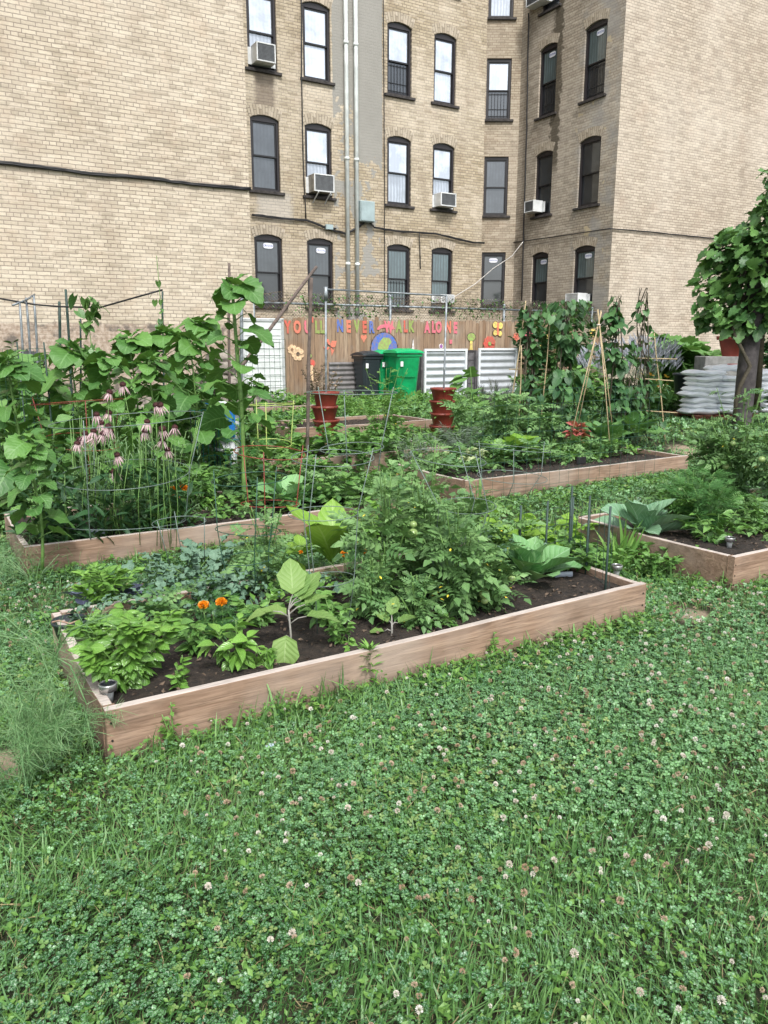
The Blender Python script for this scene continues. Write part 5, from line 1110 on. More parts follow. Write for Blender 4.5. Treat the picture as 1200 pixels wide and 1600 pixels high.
def fruit(t,pts,r,mat,name='tomato'):
    for i,p in enumerate(pts):
        A=Acc(); A.sphere((0,0,0),r*(.75+.4*((i*37)%10)/10),(1,1,.88)); o=A.build(name,mat,t,True); o.location=tuple(p)
        B=Acc(); B.tube([(0,0,r*.7),(.003,0,r*1.5)],.002,5); B.build('stalk',STEM,o)
GTOM=plain('green_tomato',(.24,.34,.12),.25,0,.06,4)
def tomato(name,label,spec,n,size,off=ZB-.05,Y=None,tom=0,ns=9,mat=GT,low=.05,hot=1,group='tomato plants in the beds'):
    b,h,r=place(*spec,off) if Y is None else placeY(*spec,Y,off)
    t=thing(name,label,'tomato plant',tuple(b),0,group); bushparts(t,h,r,'tom',mat,n,size,STEM,ns,(-.8,.6),.7,low,.006)
    # thin leggy shoots poking out on top
    S_=Acc(); A=Acc()
    for k in range(6):
        a=rs.rand()*6.28; q=r*.6*rs.rand(); P=[np.array([math.cos(a)*q*(.5+f),math.sin(a)*q*(.5+f),h*(.6+.48*f)]) for f in np.linspace(0,1,5)]
        S_.tube(P,.0028,4)
        pp=np.array(P); m_=7; f=rs.rand(m_); pos=pp[0]+(pp[-1]-pp[0])*f[:,None]; A.scatter(TL['tom'],pos,frames(dirs(rs.rand(m_)*6.28,rs.rand(m_)-.3),rs.randn(m_)*.4),size*.6*(.5+rs.rand(m_)*.6))
    S_.build('shoots',STEM,t,True); A.build('top_leaves',mat,t,True)
    if tom: fruit(t,[(r*.7*math.cos(a),-r*.45+r*.3*rs.rand(),h*(.2+.5*rs.rand())) for a in np.linspace(.2,6,tom)],.028,GTOM)
    FLW=plain('tomato_flower',(.75,.6,.05),.6); F_=Acc(); m_=8; a=rs.rand(m_)*6.28; F_.scatter(TL['small'],np.stack([r*.7*np.cos(a),r*.7*np.sin(a)-r*.1,h*(.3+.6*rs.rand(m_))],1),frames(dirs(a,rs.rand(m_)-.5)),.022); F_.build('blossoms',FLW,t)
    return t,b,h,r
# --- front bed ---
bush('basil','large glossy bright green basil bush in the near left corner of the front bed','basil',(205,1082,930,158),'basil',GB,520,.062,ns=14,el=(-.75,.35),fat=1.1,low=.12)
bush('basil','lighter basil plant behind the purple kale at the far left of the front bed','basil',(172,955,868,105),'basil',GB,170,.055,ns=8,el=(-.3,.6),low=.3)
bush('basil','small basil seedling right of the big basil bush near the front board','basil',(288,1082,1015,44),'basil',GB,34,.042,ns=3,el=(-.3,.5))
bush('pepper_plant','young pepper plant between the big basil and the marigold','pepper plant',(305,1030,955,66),'pep',GP,56,.055,ns=5,el=(-.3,.5))
bush('pepper_plant','bright leafy pepper plant with drooping leaves left of the eggplant','pepper plant',(372,1050,958,84),'pep',GB,66,.075,ns=6,el=(-.9,.5))
rosette('purple_kale','dusky purple kale with grey blue leaves beside the rear basil','kale',(130,945,905,80),'collard',GPU,10,.09,e0=.1,e1=1.1)
rosette('purple_kale','slate blue kale leaf cluster behind the right side of the rear basil','kale',(198,940,890,60),'collard',GPU,9,.095,e0=.3,e1=1.2)
def curly(label,spec,n,size,**k): return bush('curly_kale',label,'kale',spec,'curly',GK,n,size,fat=1.25,el=(-.3,.9),**k)
curly('frilly blue green kale on the left edge of the front bed below the black pot',(152,990,935,74),60,.05,ns=7)
curly('frilly blue green kale between the two marigold clumps of the front bed',(352,955,885,150),150,.055,ns=12)
curly('frilly kale sprawling out behind the front bed towards the left bed',(300,905,862,260),170,.07,ns=14,off=.05)
curly('frilly kale tuft next to the rear basil',(240,960,912,90),80,.05,ns=7)
t,b,h,r=bush('marigold','marigold with two orange blooms in the middle left of the front bed','marigold',(335,1000,935,110),'fern',GN,170,.07,ns=8)
q1=PY(318,946,b[1]-.04)-b; q2=PY(346,941,b[1])-b; ball_flowers(t,[q1,q2],.027)
t,b,h,r=bush('marigold','marigold with two small orange blooms under the zinc cage','marigold',(548,915,862,84),'fern',GN,90,.06,ns=7)
ball_flowers(t,[PY(537,866,b[1]-.05)-b,PY(570,862,b[1]-.02)-b,PY(560,852,b[1])-b],.024)
t,b,h,r=bush('marigold','tiny marigold flower tucked behind the romaine leaf','marigold',(468,890,862,30),'fern',GN,26,.05,ns=3); ball_flowers(t,[PY(470,863,b[1])-b],.015)
def eggplant(label,px,yb,leaves,Y=None,hpx=60):
    b=G(px,yb,ZB-.05); t=thing('eggplant',label,'eggplant plant',tuple(b)); sc_=b[1]/FPX; S_=Acc(); A=Acc(); top=np.array([rs.randn()*.005,0,hpx*sc_])
    S_.tube([(0,0,-.03),top*.5+np.array([.004,0,0]),top],[.006,.005,.004],7)
    pos=[];dr=[];sz=[];rn=[]
    for (lx,ly,L,az,el,f) in leaves:
        s_=PY(lx,ly,b[1]-.02*math.cos(az))-b; s_[1]=.02*math.sin(az)*3; at=top*f; S_.tube([at,(at+s_)/2+np.array([0,0,.01]),s_],[.0035,.003,.0025],5); pos.append(s_);dr.append(dirs(np.array([az]),np.array([el]))[0]);sz.append(L*sc_);rn.append(rs.rand())
    A.scatter(TL['egg'],np.array(pos),frames(np.array(dr)),np.array(sz)*1.08,np.array(rn)); S_.build('stems',plain('pale_purple_stem',(.28,.27,.24),.6),t,True); A.build('leaves',GE,t,True)
eggplant('eggplant with a few broad pale green leaves near the centre of the front board',455,1028,[(447,962,52,R(160),.35,.75),(468,945,58,R(60),.9,1),(455,935,62,R(100),1.1,1),(478,966,52,R(5),.1,.7),(428,952,50,R(185),-.1,.85),(450,985,62,R(265),-.9,.35),(462,940,48,R(75),1.0,1),(475,950,40,R(30),.5,.9)],hpx=85)
eggplant('small young eggplant close to the front board below the tomatoes',610,1000,[(606,975,30,R(140),.7,.9),(612,968,32,R(70),1.1,1),(622,978,34,R(20),.5,.8),(600,985,30,R(175),.1,.5),(612,992,30,R(230),-.1,.3)],hpx=32)
bush('pepper_plant','pale young pepper plant with small leaves right of the eggplant','pepper plant',(532,1012,946,66),'pep',GP,80,.038,ns=7,el=(-.2,.6),srad=.003)
bush('pepper_plant','low pale seedling below the young pepper by the front board','pepper plant',(545,1018,985,44),'pep',GB,22,.04,ns=3)
bush('pepper_plant','dark leaved pepper inside the lower ring of the zinc cage','pepper plant',(500,968,915,96),'pep',GP,46,.07,ns=5)
rosette('lettuce','tall bright green romaine leaf standing behind the eggplant','lettuce',(466,925,850,34),'oblong',GL,3,.17,e0=1.2,e1=1.5,pet=.05)
rosette('lettuce','large bright yellow green lettuce with long upright leaves at the back of the front bed','lettuce',(518,892,742,90),'oblong',GL,11,.40,e0=.9,e1=1.5,pet=.06,fat=.95)
rosette('lettuce','broad lettuce leaves lying low left of the tall lettuce','lettuce',(470,875,822,80),'oblong',GL,7,.2,e0=.3,e1=1.1,pet=.1)
bush('pepper_plant','small pepper seedling by the front board left of the eggplant','pepper plant',(418,1048,1000,50),'pep',GB,34,.05,ns=4)
bush('basil','small leafy seedling by the front board under the leaning tomato','basil',(700,990,945,50),'pep',GP,30,.045,ns=4)
tomato('tomato_plant','bushy tomato plant on the left side of the front bed tomato mass',(605,950,752,120),120,.155,tom=2)
tomato('tomato_plant','tallest front tomato plant reaching up through its zinc cage',(665,935,712,130),120,.15,ns=10)
tomato('tomato_plant','lush grey green tomato plant leaning over the front board',(712,968,800,130),150,.15,tom=2,ns=11)
tomato('tomato_plant','leggy feathery tomato tops at the back right of the front bed',(745,905,760,150),80,.15,ns=12,low=.3)
tomato('tomato_plant','thin tomato plant tangled in the green cage left of the lettuce',(420,930,800,130),60,.14,ns=8)
rosette('lettuce','pale yellow green lettuce patch behind the front tomatoes','lettuce',(770,865,785,170),'round',GL,22,.16,e0=.5,e1=1.3)
rosette('collard','big collard plant with broad blue green leaves right of the front tomatoes','collard',(826,922,815,110),'collard',GC,17,.25,e0=.35,e1=1.45,pet=.38,fat=.85)
bush('bean_plant','bean plants with pale leaves behind the wire panel of the front bed','bean plant',(905,900,835,120),'bean3',GP,70,.10,ns=8)
bush('bean_plant','yellowing bean leaves trailing at the back right corner of the front bed','bean plant',(870,850,805,110),'bean3',GL,46,.11,ns=7)
tomato('tomato_plant','low tomato plant spreading over the soil under the tall front tomatoes',(650,985,905,110),90,.12,ns=9)
tomato('tomato_plant','small tomato plant right behind the small young eggplant',(580,975,880,80),60,.12,ns=7)
tomato('tomato_plant','tomato plant hanging over the front board left of the collard',(765,960,860,90),90,.13,ns=9,tom=1)
bush('basil','basil clump directly behind the bright pepper of the front bed','basil',(410,985,915,80),'basil',GP,90,.05,ns=7)
bush('pepper_plant','broad pepper plant between the eggplant and the zinc cage','pepper plant',(520,985,925,70),'pep',GP,60,.06,ns=6)
bush('pepper_plant','leafy pepper between the big basil and the marigold at the bed middle','pepper plant',(270,1000,940,70),'pep',GB,70,.055,ns=6)
bush('bean_plant','leafy bean plant filling the back of the bed behind the collard','bean plant',(805,880,790,120),'oblong',GL,60,.13,ns=9)
# lily like weed and tall grass tufts in front of / beside boards
b=G(577,1085,0); t=thing('weed','narrow leaved upright weed growing in front of the middle of the front board','weed',tuple(b)); A=Acc(); n=70; f=rs.rand(n); A.scatter(TL['lance'],np.stack([np.zeros(n),np.zeros(n),.03+.19*f],1),frames(dirs(rs.rand(n)*6.28,.15+.9*f),rs.randn(n)*.2),np.stack([.075*(1.1-.3*f)]*3,1)*np.array([1.3,1,1])); A.build('foliage',GB,t,True); A=Acc(); A.tube([(0,0,-.02),(0,0,.22)],.003,6); A.build('stem',STEM,t)
def tuft(label,px,yb,yt,n,w_=.02,mat=GG,name='grass_tuft',Y=None):
    b=G(px,yb,0); h=PY(px,yt,b[1])[2]-b[2]; t=thing(name,label,'grass',tuple(b)); A=Acc(); az=rs.rand(n)*6.28; hh=h*(.5+.6*rs.rand(n))
    for q in range(4):
        s_=np.arange(n)%4==q; A.scatter(BL[q],np.stack([rs.randn(s_.sum())*.03,rs.randn(s_.sum())*.03,np.zeros(s_.sum())],1),upright(az[s_],np.abs(rs.randn(s_.sum()))*.25),np.stack([np.full(s_.sum(),w_*12),hh[s_],hh[s_]],1))
    A.build('blades',mat,t,True)
tuft('tall broad bladed grass growing between the front bed and the right bed',968,892,800,44,.04,GY); tuft('broad grass clump beside the right bed board near the wire panel',945,905,840,34,.03,GY)
tuft('dark grass tuft against the left part of the front board',425,1120,1060,60,.008); tuft('dark grass tuft against the front board left of the lily like weed',520,1098,1040,60,.008); tuft('long grass blades against the front board right of the lily like weed',665,1055,985,26,.012)
tuft('loose grass tuft at the near left corner of the front board',260,1165,1105,34,.008)
def weedb(label,spec,k,mat,n,size,**kw): return bush('weed',label,'weed',spec,k,mat,n,size,off=0,**kw)
weedb('dense leafy weed against the near corner of the right bed',(1020,905,842,120),'ovate',GP,220,.055,ns=12); weedb('pale round leaved weed between the right bed and front bed',(940,935,900,90),'ovate',GY,110,.04,ns=8)
weedb('thin upright weed by the corner post of the right bed',(1100,905,850,60),'small',GY,90,.035,ns=6); weedb('small creeping weed climbing the right part of the front board',(770,1040,975,70),'small',GY,70,.03,ns=5)
weedb('small creeping weed at the right end of the front board',(925,985,930,60),'small',GY,70,.03,ns=6); weedb('small vine like weed at the left end of the front board',(272,1175,1085,40),'small',GY,40,.032,ns=4)
# fennel
def fennel():
    b=G(62,1215,0); t=thing('fennel','feathery fennel mound spilling over the left end of the front bed','fennel',tuple(b)); A=Acc(); S_=Acc()
    th=T([(-1,0,0),(1,0,0),(.8,.5,-.06),(-.8,.5,-.06),(.3,1,-.25),(-.3,1,-.25)],[(0,1,2,3),(3,2,4,5)],[(0,0)]*6)
    ends=[]
    for k in range(24):
        a=rs.rand()*6.28; L=.13+.15*rs.rand(); P=[np.array([.16*rs.randn()*0+math.cos(a)*L*.8*f,math.sin(a)*L*.9*f,.02+(.30+.12*rs.rand())*math.sin(f*2.2)*(.6+.5*rs.rand()*0)]) for f in np.linspace(0,1,7)]
        P=np.array(P)+np.array([rs.randn()*.05,rs.randn()*.13,0]); S_.tube(P,.0022,4); ends.append(P)
    for (x0,y0,x1,y1,x2,y2,x3,y3) in ((-20,990,40,1000,110,1040,135,1100),(-20,950,10,965,60,1010,90,1090),(-20,1040,15,1055,30,1085,35,1110),(-30,1170,10,1210,25,1260,30,1300),(30,1200,60,1060,110,985,175,960),(60,1180,70,1090,90,1020,95,990)):
        P=np.array([PY(x,y,Yq)-b for x,y,Yq in ((x0,y0,2.5),(x1,y1,2.5),(x2,y2,2.5),(x3,y3,2.45))]); PP=[];
        for i in range(3):
            for f in (0,.33,.66): PP.append(P[i]*(1-f)+P[i+1]*f)
        PP.append(P[3]); S_.tube(PP,.0028,5); ends.append(np.array(PP))
    n=4200; k=rs.randint(0,len(ends),n); pos=np.zeros((n,3)); d=np.zeros((n,3))
    for i in range(n):
        P=ends[k[i]]; f=rs.rand()**.8*(len(P)-1.01); j=int(f); pos[i]=P[j]+(P[j+1]-P[j])*(f-j)+rs.randn(3)*.012; d[i]=(P[j+1]-P[j]); d[i]/=np.linalg.norm(d[i])
    d=d*.6+rs.randn(n,3)*.6; L=.035+.05*rs.rand(n); A.scatter(th,pos,frames(d,rs.rand(n)*6),np.stack([np.full(n,.0009),L,L],1))
    A.build('threads',GF,t); S_.build('stems',GF,t,True)
    # second softer clump behind
    b=G(55,925,0); t=thing('fennel','softer fennel clump between the two left beds at the picture edge','fennel',tuple(b)); A=Acc(); n=900; q=rs.randn(n,3)*np.array([.12,.16,.08])+np.array([-.16,.15,.12]); q[:,2]=np.abs(q[:,2]); A.scatter(th,q,frames(rs.randn(n,3)*.7+np.array([0,0,.5]),rs.rand(n)*6),np.stack([np.full(n,.0011),.05+.05*rs.rand(n),.06+.04*rs.rand(n)],1)); A.build('threads',GF,t)
    A=Acc()
    for k_ in range(16): a=rs.rand()*6.28; A.tube([(0,0,0),(.06*math.cos(a),.08*math.sin(a),.12),(.17*math.cos(a),.22*math.sin(a),.2)],.002,4)
    A.build('stems',GF,t)
fennel()
# --- left bed: coneflowers, marigolds, peppers, young sunflower ---
PETM=leafmat('coneflower_petal',(.50,.30,.34),(.72,.56,.56),.6,.25); CONE=plain('coneflower_cone',(.06,.012,.012),.7,0,.3,60,.6)
BY=5.25
def coneflower(px,py,label,wpx=22,Y=BY,lean=0):
    Y=Y+rs.rand()*.25; top=PY(px,py,Y); base=np.array([top[0]+rs.randn()*.03-lean,Y+.03*rs.randn(),gh(0,Y)+ZB-.05]); t=thing('coneflower',label,'coneflower',tuple(base),0,'pale pink coneflowers in the left bed')
    tp=top-base; A=Acc(); A.tube([(0,0,0),tp*.35+np.array([.02*rs.randn(),0,0]),tp*.7+np.array([.02*rs.randn(),0,0]),tp],.0024,6); A.build('stem',STEM,t,True)
    r=wpx/2*Y/FPX; n=15
    A=Acc(); a=np.arange(n)*2*PI/n+rs.rand(); pos=np.stack([np.cos(a),np.sin(a),np.zeros(n)],1)*r*.28; e=-.85-.35*rs.rand(n)
    A.scatter(TL['petal'],pos,frames(dirs(a+.1*rs.randn(n),e),rs.randn(n)*.2),np.stack([np.full(n,r*1.15),r*1.5*(.8+.3*rs.rand(n)),np.full(n,r)],1)); o=A.build('petals',PETM,t,True); o.location=tuple(tp); tl=(rs.randn()*.25,rs.randn()*.25,0); o.rotation_euler=tl
    A=Acc(); A.sphere((0,0,r*.12),r*.46,(1,1,.8),14,9)
    k=np.arange(60); ph=k*2.399; z=1-.95*(k+.5)/60; d=np.stack([np.sqrt(1-z*z)*np.cos(ph),np.sqrt(1-z*z)*np.sin(ph),z],1)
    sp_=T([(-.5,0,0),(.5,0,0),(0,1,0)],[(0,1,2)],[(0,0)]*3); A.scatter(sp_,d*r*.43*np.array([1,1,.8])+np.array([0,0,r*.12]),frames(d),np.stack([np.full(60,r*.1),np.full(60,r*.2),np.full(60,1)],1)); o=A.build('cone',CONE,t); o.location=tuple(tp); o.rotation_euler=tl
for px,py,lab in ((192,602,'topmost coneflower of the patch'),(171,614,'coneflower just below and left of the topmost one'),(251,634,'right half of the twin coneflowers high in the middle'),(244,634,'left half of the twin coneflowers high in the middle'),(170,646,'coneflower straight above the crowded left cluster'),(151,649,'upper left coneflower of the crowded cluster'),(158,662,'large coneflower in the middle of the crowded cluster'),(169,667,'upper of two dark coneflower heads right of the crowded cluster'),(172,674,'lower of two dark coneflower heads right of the crowded cluster'),(146,675,'coneflower low in the crowded cluster'),(160,679,'wide open coneflower low right in the crowded cluster'),(149,685,'lowest coneflower of the crowded cluster'),(133,679,'coneflower left of the crowded cluster'),(125,688,'second lowest coneflower on the far left of the patch'),(120,694,'lowest coneflower on the far left of the patch'),(230,660,'coneflower above the lone middle one'),(226,675,'lone coneflower in the middle of the patch'),(254,671,'coneflower directly under the twin heads'),(273,669,'rightmost coneflower of the patch'),(254,688,'coneflower second from the bottom on the right'),(262,704,'lowest coneflower on the right of the patch'),(183,712,'half hidden coneflower deep among the stems'),(178,738,'faded coneflower low behind the long leaves')):
    coneflower(px,py,lab)
def lances(label,px,yb,yt,wpx,n,L,mat,name='coneflower_leaves',kind='lance',Y=None,fatness=1.6,off=ZB-.05,el=(.2,1.3)):
    b,h,r=place(px,yb,yt,wpx,off) if Y is None else placeY(px,yb,yt,wpx,Y,off); t=thing(name,label,'plant',tuple(b)); A=Acc(); a=rs.rand(n)*6.28; q=r*np.sqrt(rs.rand(n)); f=rs.rand(n)
    pos=np.stack([q*np.cos(a),q*np.sin(a)*.6,h*.75*f**1.2],1); Lf=L*(.6+.6*rs.rand(n)); A.scatter(TL[kind],pos,frames(dirs(rs.rand(n)*6.28,el[0]+(el[1]-el[0])*rs.rand(n)),rs.randn(n)*.5),np.stack([Lf*fatness,Lf,Lf],1)); A.build('foliage',mat,t,True)
    S_=Acc()
    for k in range(14): x=r*rs.randn()*.4; y=r*rs.randn()*.3; S_.tube([(x,y,0),(x*1.1,y,h*.5),(x*1.3+.02,y,h*(.7+.3*rs.rand()))],.0028,4)
    S_.build('stems',STEM,t,True)
lances('clump of long dark lance shaped leaves below the left coneflowers',130,848,705,170,260,.16,GD); lances('clump of long dark lance shaped leaves below the right coneflowers',225,832,700,150,300,.15,GD)
lances('wall of thin pale green upright stems behind the coneflowers',225,740,628,170,900,.07,leafmat('flax_leaf',(.13,.24,.10),(.20,.33,.15),.6,.2),'flax','needle',5.9,2.2); lances('upright feathery green stems left of the coneflowers',125,740,640,60,420,.06,leafmat('flax_leaf',(.13,.24,.10),(.20,.33,.15)),'flax','needle',6.0,2.2)
lances('low dark strappy leaves at the near left corner of the coneflower bed',80,852,780,110,150,.15,GD)
t,b,h,r=bush('marigold','dark marigold bush with a cluster of orange blooms in the left bed','marigold',(272,815,768,80),'fern',GN,130,.08,ns=8); ball_flowers(t,[PY(x,y,b[1]-.22)-b for x,y in ((270,765),(280,768),(275,774),(287,763))],.034)
bush('pepper_plant','dark leafy pepper bush right of the coneflowers in the left bed','pepper plant',(318,800,708,100),'pep',GP,240,.07,ns=12)
bush('pepper_plant','small pale pepper seedlings at the front of the left bed','pepper plant',(342,812,768,70),'pep',GB,50,.05,ns=5); bush('pepper_plant','dark green bushy pepper beside the red cage','pepper plant',(385,785,715,80),'pep',GD,170,.07,ns=9)
rosette('collard','large blue green collard with broad drooping leaves inside the red cage','collard',(450,800,715,150),'collard',GC,14,.26,e0=.0,e1=1.2,pet=.45,fat=.9); rosette('collard','collard plant right of the red cage behind the lettuce','collard',(520,795,738,80),'collard',GC,10,.2,e0=.1,e1=1.2,pet=.4,fat=.9)
rosette('collard','grey green collard at the left picture edge below the young sunflower','collard',(14,800,742,70),'collard',GC,9,.2,e0=.1,e1=1.0,pet=.4)
# --- sunflowers ---
def sunflower(px,yb,yt,L,label,Y=None,n=16,off=0,lean=0.,mat=GS,bare_=0.25,rad=.013,spread=1.):
    b,h,_=place(px,yb,yt,10,off) if Y is None else placeY(px,yb,yt,10,Y,off)
    n=int(n*1.9)
    b=b.copy(); b[0]-=lean; t=thing('sunflower',label,'sunflower',tuple(b),0,'leafy sunflowers not yet in bloom'); S_=Acc(); tp=np.array([lean,0,h]); P=[tp*f+np.array([.02*math.sin(f*4),.015*math.sin(f*5),0]) for f in np.linspace(0,1,8)]
    S_.tube(P,[rad*(1.15-.5*f) for f in np.linspace(0,1,8)],8); S_.build('stem',STEM,t,True)
    S2=Acc(); A=Acc(); pos=[];d=[];sz=[]
    for i in range(n):
        f=bare_+(1-bare_)*(i/n)**.9; a=i*2.3+rs.randn()*.25; pet=L*(.85-.55*f+.15*rs.rand())*spread; at=tp*f; e=.55-.1*rs.rand()
        en=at+np.array([math.cos(a)*math.cos(e),math.sin(a)*math.cos(e),math.sin(e)])*pet; S2.tube([at,(at+en)/2+np.array([0,0,pet*.06]),en],[.005,.004,.003],5); pos.append(en); d.append([math.cos(a),math.sin(a),.22-.55*rs.rand()]); sz.append(L*(1.05-.35*f)*(.8+.35*rs.rand()))
    m=9
    for i in range(m):
        a=i*2.4; e=.1+.9*i/m; e=-.15+1.2*(i/m)**1.5; pos.append(tp+np.array([math.cos(a)*.03,math.sin(a)*.03,-.05+.012*i])); d.append([math.cos(a)*math.cos(e),math.sin(a)*math.cos(e),math.sin(e)]); sz.append(L*(1.05-.085*i))
    P_=np.array(pos);D_=np.array(d);Z_=np.array(sz)*1.28*(.55+.65*rs.rand(len(pos)));R_n=np.clip(rs.rand(len(pos))*.7+.3*P_[:,2]/h,0,1);FR_=frames(D_,rs.randn(len(pos))*.35);c_=rs.rand(len(pos))<.3  # upper leaves coloured lighter, a painted top highlight mixed with random tone
    for mk,kk in ((~c_,'sun'),(c_,'sun2')): A.scatter(TL[kk],P_[mk],FR_[mk],Z_[mk][:,None]*np.array([1.3,1,1]),R_n[mk])
    #
    A.build('leaves',mat,t,True); S2.build('leaf_stalks',STEM,t,True)
sunflower(366,690,447,.20,'tallest sunflower with a thick bare stalk in front of the court corner',Y=6.5,n=15,bare_=.30,rad=.02,spread=1.35)
sunflower(46,850,690,.125,'young sunflower at the near left corner of the coneflower bed',Y=4.75,n=12,off=.12,rad=.010)
sunflower(15,760,565,.20,'sunflower at the left picture edge behind the wire mesh',Y=6.4,n=12)
for px,yt,Y,L,lab in ((112,545,7.4,.22,'low leafy sunflower left of the pipe frame poles'),(205,530,8.4,.24,'broad sunflower behind the topmost coneflower'),(170,560,7.0,.2,'bushy sunflower left of the topmost coneflower'),(258,520,8.6,.24,'sunflower below the raised end of the wire line'),(300,535,7.9,.24,'sunflower left of the tallest one, level with its middle'),(312,505,9.0,.24,'sunflower crown directly left of the tallest stalk'),(235,565,6.9,.2,'short sunflower between the coneflower heads and the wall'),(60,590,7.8,.22,'low sunflower near the left edge under the leaning pipes'),(395,600,8.6,.18,'short sunflower right of the blue and white bag')):
    sunflower(px,700,yt,L,lab,Y=Y,n=15,bare_=.2,rad=.011)
# left background greens
for px,Y,yt,w_,k,mt,n,size,lab in ((30,9.5,528,120,'cord',GQ,110,.2,'pale broad leaved squash plants near the left brick wall'),(-10,8.0,600,110,'cord',GQ,60,.2,'squash leaves at the far left edge'),(95,9.5,585,110,'ovate',GV,220,.12,'mixed pale greens under the leaning pipes'),(60,6.4,640,120,'ovate',GQ,120,.12,'pale leafy greens between the left bed and the wire mesh'),(10,12.0,515,60,'ovate',GD,160,.14,'dark shrub at the foot of the left brick wall'),(325,8.5,600,120,'ovate',GV,160,.13,'leafy green plant behind the tallest stalk')):
    bush('leafy_plant',lab,'plant',(px,700,yt,w_),k,mt,n,size,off=0,Y=Y,ns=10)
b=PY(142,560,10.8); t=thing('bean_vine','young bean vine climbing the short green stake by the left wall','bean vine',(b[0],10.8,.2)); A=Acc(); n=70; zz=.2+rs.rand(n)*1.75; A.scatter(TL['heart'],np.stack([rs.randn(n)*.08,rs.randn(n)*.06,zz],1),frames(dirs(rs.rand(n)*6.28,-.3-.8*rs.rand(n)),rs.randn(n)*.3),.13+.06*rs.rand(n)); A.build('foliage',GV,t,True); A=Acc(); A.tube([(0,0,0),(.03,0,1),(0,0,1.9)],.006,5); A.build('stem',STEM,t)
b=PY(253,500,10.9); t=thing('bean_vine','sparse bean vine creeping up the dark stake on the brick wall','bean vine',(b[0],10.9,.2)); A=Acc(); n=18; zz=1.3+rs.rand(n)*.9; A.scatter(TL['heart'],np.stack([rs.randn(n)*.04-.03,rs.randn(n)*.03,zz],1),frames(dirs(rs.rand(n)*6.28,-.3-.8*rs.rand(n))),.05+.04*rs.rand(n)); A.build('foliage',GV,t,True); A=Acc(); A.tube([(0,0,0),(.01,0,1.3),(-.02,0,2.5)],.005,5); A.build('stem',STEM,t)
# rubble heap at the wall foot
RUB=plain('rubble_stone',(.24,.21,.18),.9,0,.3,6,.5); 
for i,(px,py,s_) in enumerate(((335,590,.28),(350,575,.22),(322,600,.2),(300,610,.22),(360,598,.2),(342,560,.2),(45,565,.22))):
    p=PY(px,py,13.2 if i<6 else 12.4); A=Acc(); A.sphere((0,0,0),s_,(1.2,.9,.75),9,6); A.v[-1]=A.v[-1]*(1+.18*rs.randn(*A.v[-1].shape)*.6); o=A.build('stone',RUB if i<6 else plain('dark_stone',(.05,.05,.055),.9,0,.2,6,.5)); o.location=(p[0],p[1],max(.35,p[2]))
    tag(o,('rubble stone piled at the foot of the court corner, number %d'%(i+1)) if False else ['broad rubble stone lowest in the middle of the heap by the white door','rubble stone resting above the broad one','flat rubble stone left of the broad one','leftmost rubble stone of the heap','rightmost rubble stone beside the steel post','topmost rubble stone of the heap','dark round stone at the foot of the leaning pipes'][i],'stone','rubble stones at the wall foot' if i<6 else None)
A=Acc(); A.sphere((0,0,0),1,(1.35,.55,.62),24,10); A.v[-1]*=(1+.05*rs.randn(*A.v[-1].shape)); o=A.build('rubble_mound',RUB,None,False); o.location=(PY(325,600,13.6)[0],13.6,.25); tag(o,'mound of rubble and earth behind the sunflowers below the corner','rubble mound')
# --- centre background ---
tomato('tomato_plant','tomato plant in front of the green bins',(600,655,585,110),130,.17,off=.05,Y=9.6,ns=10,mat=leafmat('bright_tomato_leaf',(.10,.24,.05),(.18,.34,.08)))
bush('dried_shrub','brown dried shrub left of the dark bin','shrub',(505,620,560,60),'small',leafmat('dry_leaf',(.20,.13,.09),(.36,.27,.18),.8,.1),380,.06,off=0,Y=15.2,ns=16,stem=STEMB); bush('dried_shrub','darker dead bush against the fence behind the dried shrub','shrub',(490,620,555,50),'small',leafmat('dead_leaf',(.05,.04,.035),(.12,.09,.07),.8,.1),260,.05,off=0,Y=15.8,ns=14,stem=STEMD)
for px,Y,yt,w_,k,mt,n,size,lab in ((545,12.5,610,120,'ovate',GY,300,.07,'low weeds in front of the dark bin'),(430,11.0,640,120,'ovate',GP,200,.09,'low greens in the far bed before the white door'),(640,12.5,622,90,'ovate',GP,200,.07,'weeds at the foot of the largest green bin'),(730,13.0,618,100,'lance',GY,240,.12,'grassy weeds at the foot of the corrugated bins'),(450,8.6,650,110,'ovate',GP,220,.09,'bean plants left of the left stacked planter'),(545,8.4,655,130,'bean3',GP,150,.11,'strawberry like greens below the left stacked planter'),(625,8.6,662,120,'ovate',GV,220,.08,'mixed greens between the stacked planters'),(480,7.2,690,150,'bean3',GP,190,.10,'bean leaves behind the collards'),(590,7.0,700,130,'bean3',GT,170,.10,'leafy potato like plants in the centre of the garden'),(540,6.4,730,120,'ovate',GP,190,.08,'dark leafy plants behind the bright lettuce'),(610,6.0,745,110,'tom',GT,70,.13,'feathery plants behind the tallest tomato'),(660,8.2,665,90,'needle',GLV,500,.10,'grey purple flowering herb near the right stacked planter'),(645,6.6,720,110,'ovate',GT,220,.07,'grey green plants left of the middle bed corner'),(400,7.4,680,90,'ovate',GP,200,.08,'basil like greens behind the red cage'),(570,5.6,770,100,'ovate',GB,160,.07,'bright leafy plants at the right end of the left bed'),(655,5.6,780,140,'ovate',GP,220,.08,'leafy mass behind the front tomatoes')):
    bush('leafy_plant',lab,'plant',(px,700,yt,w_),k,mt,n,size,off=0,Y=Y,ns=12,srad=.003)
lances('grey purple flowering herb with upright spikes beside the right stacked planter',655,700,672,60,380,.07,GLV,'herb','needle',8.3,2.)
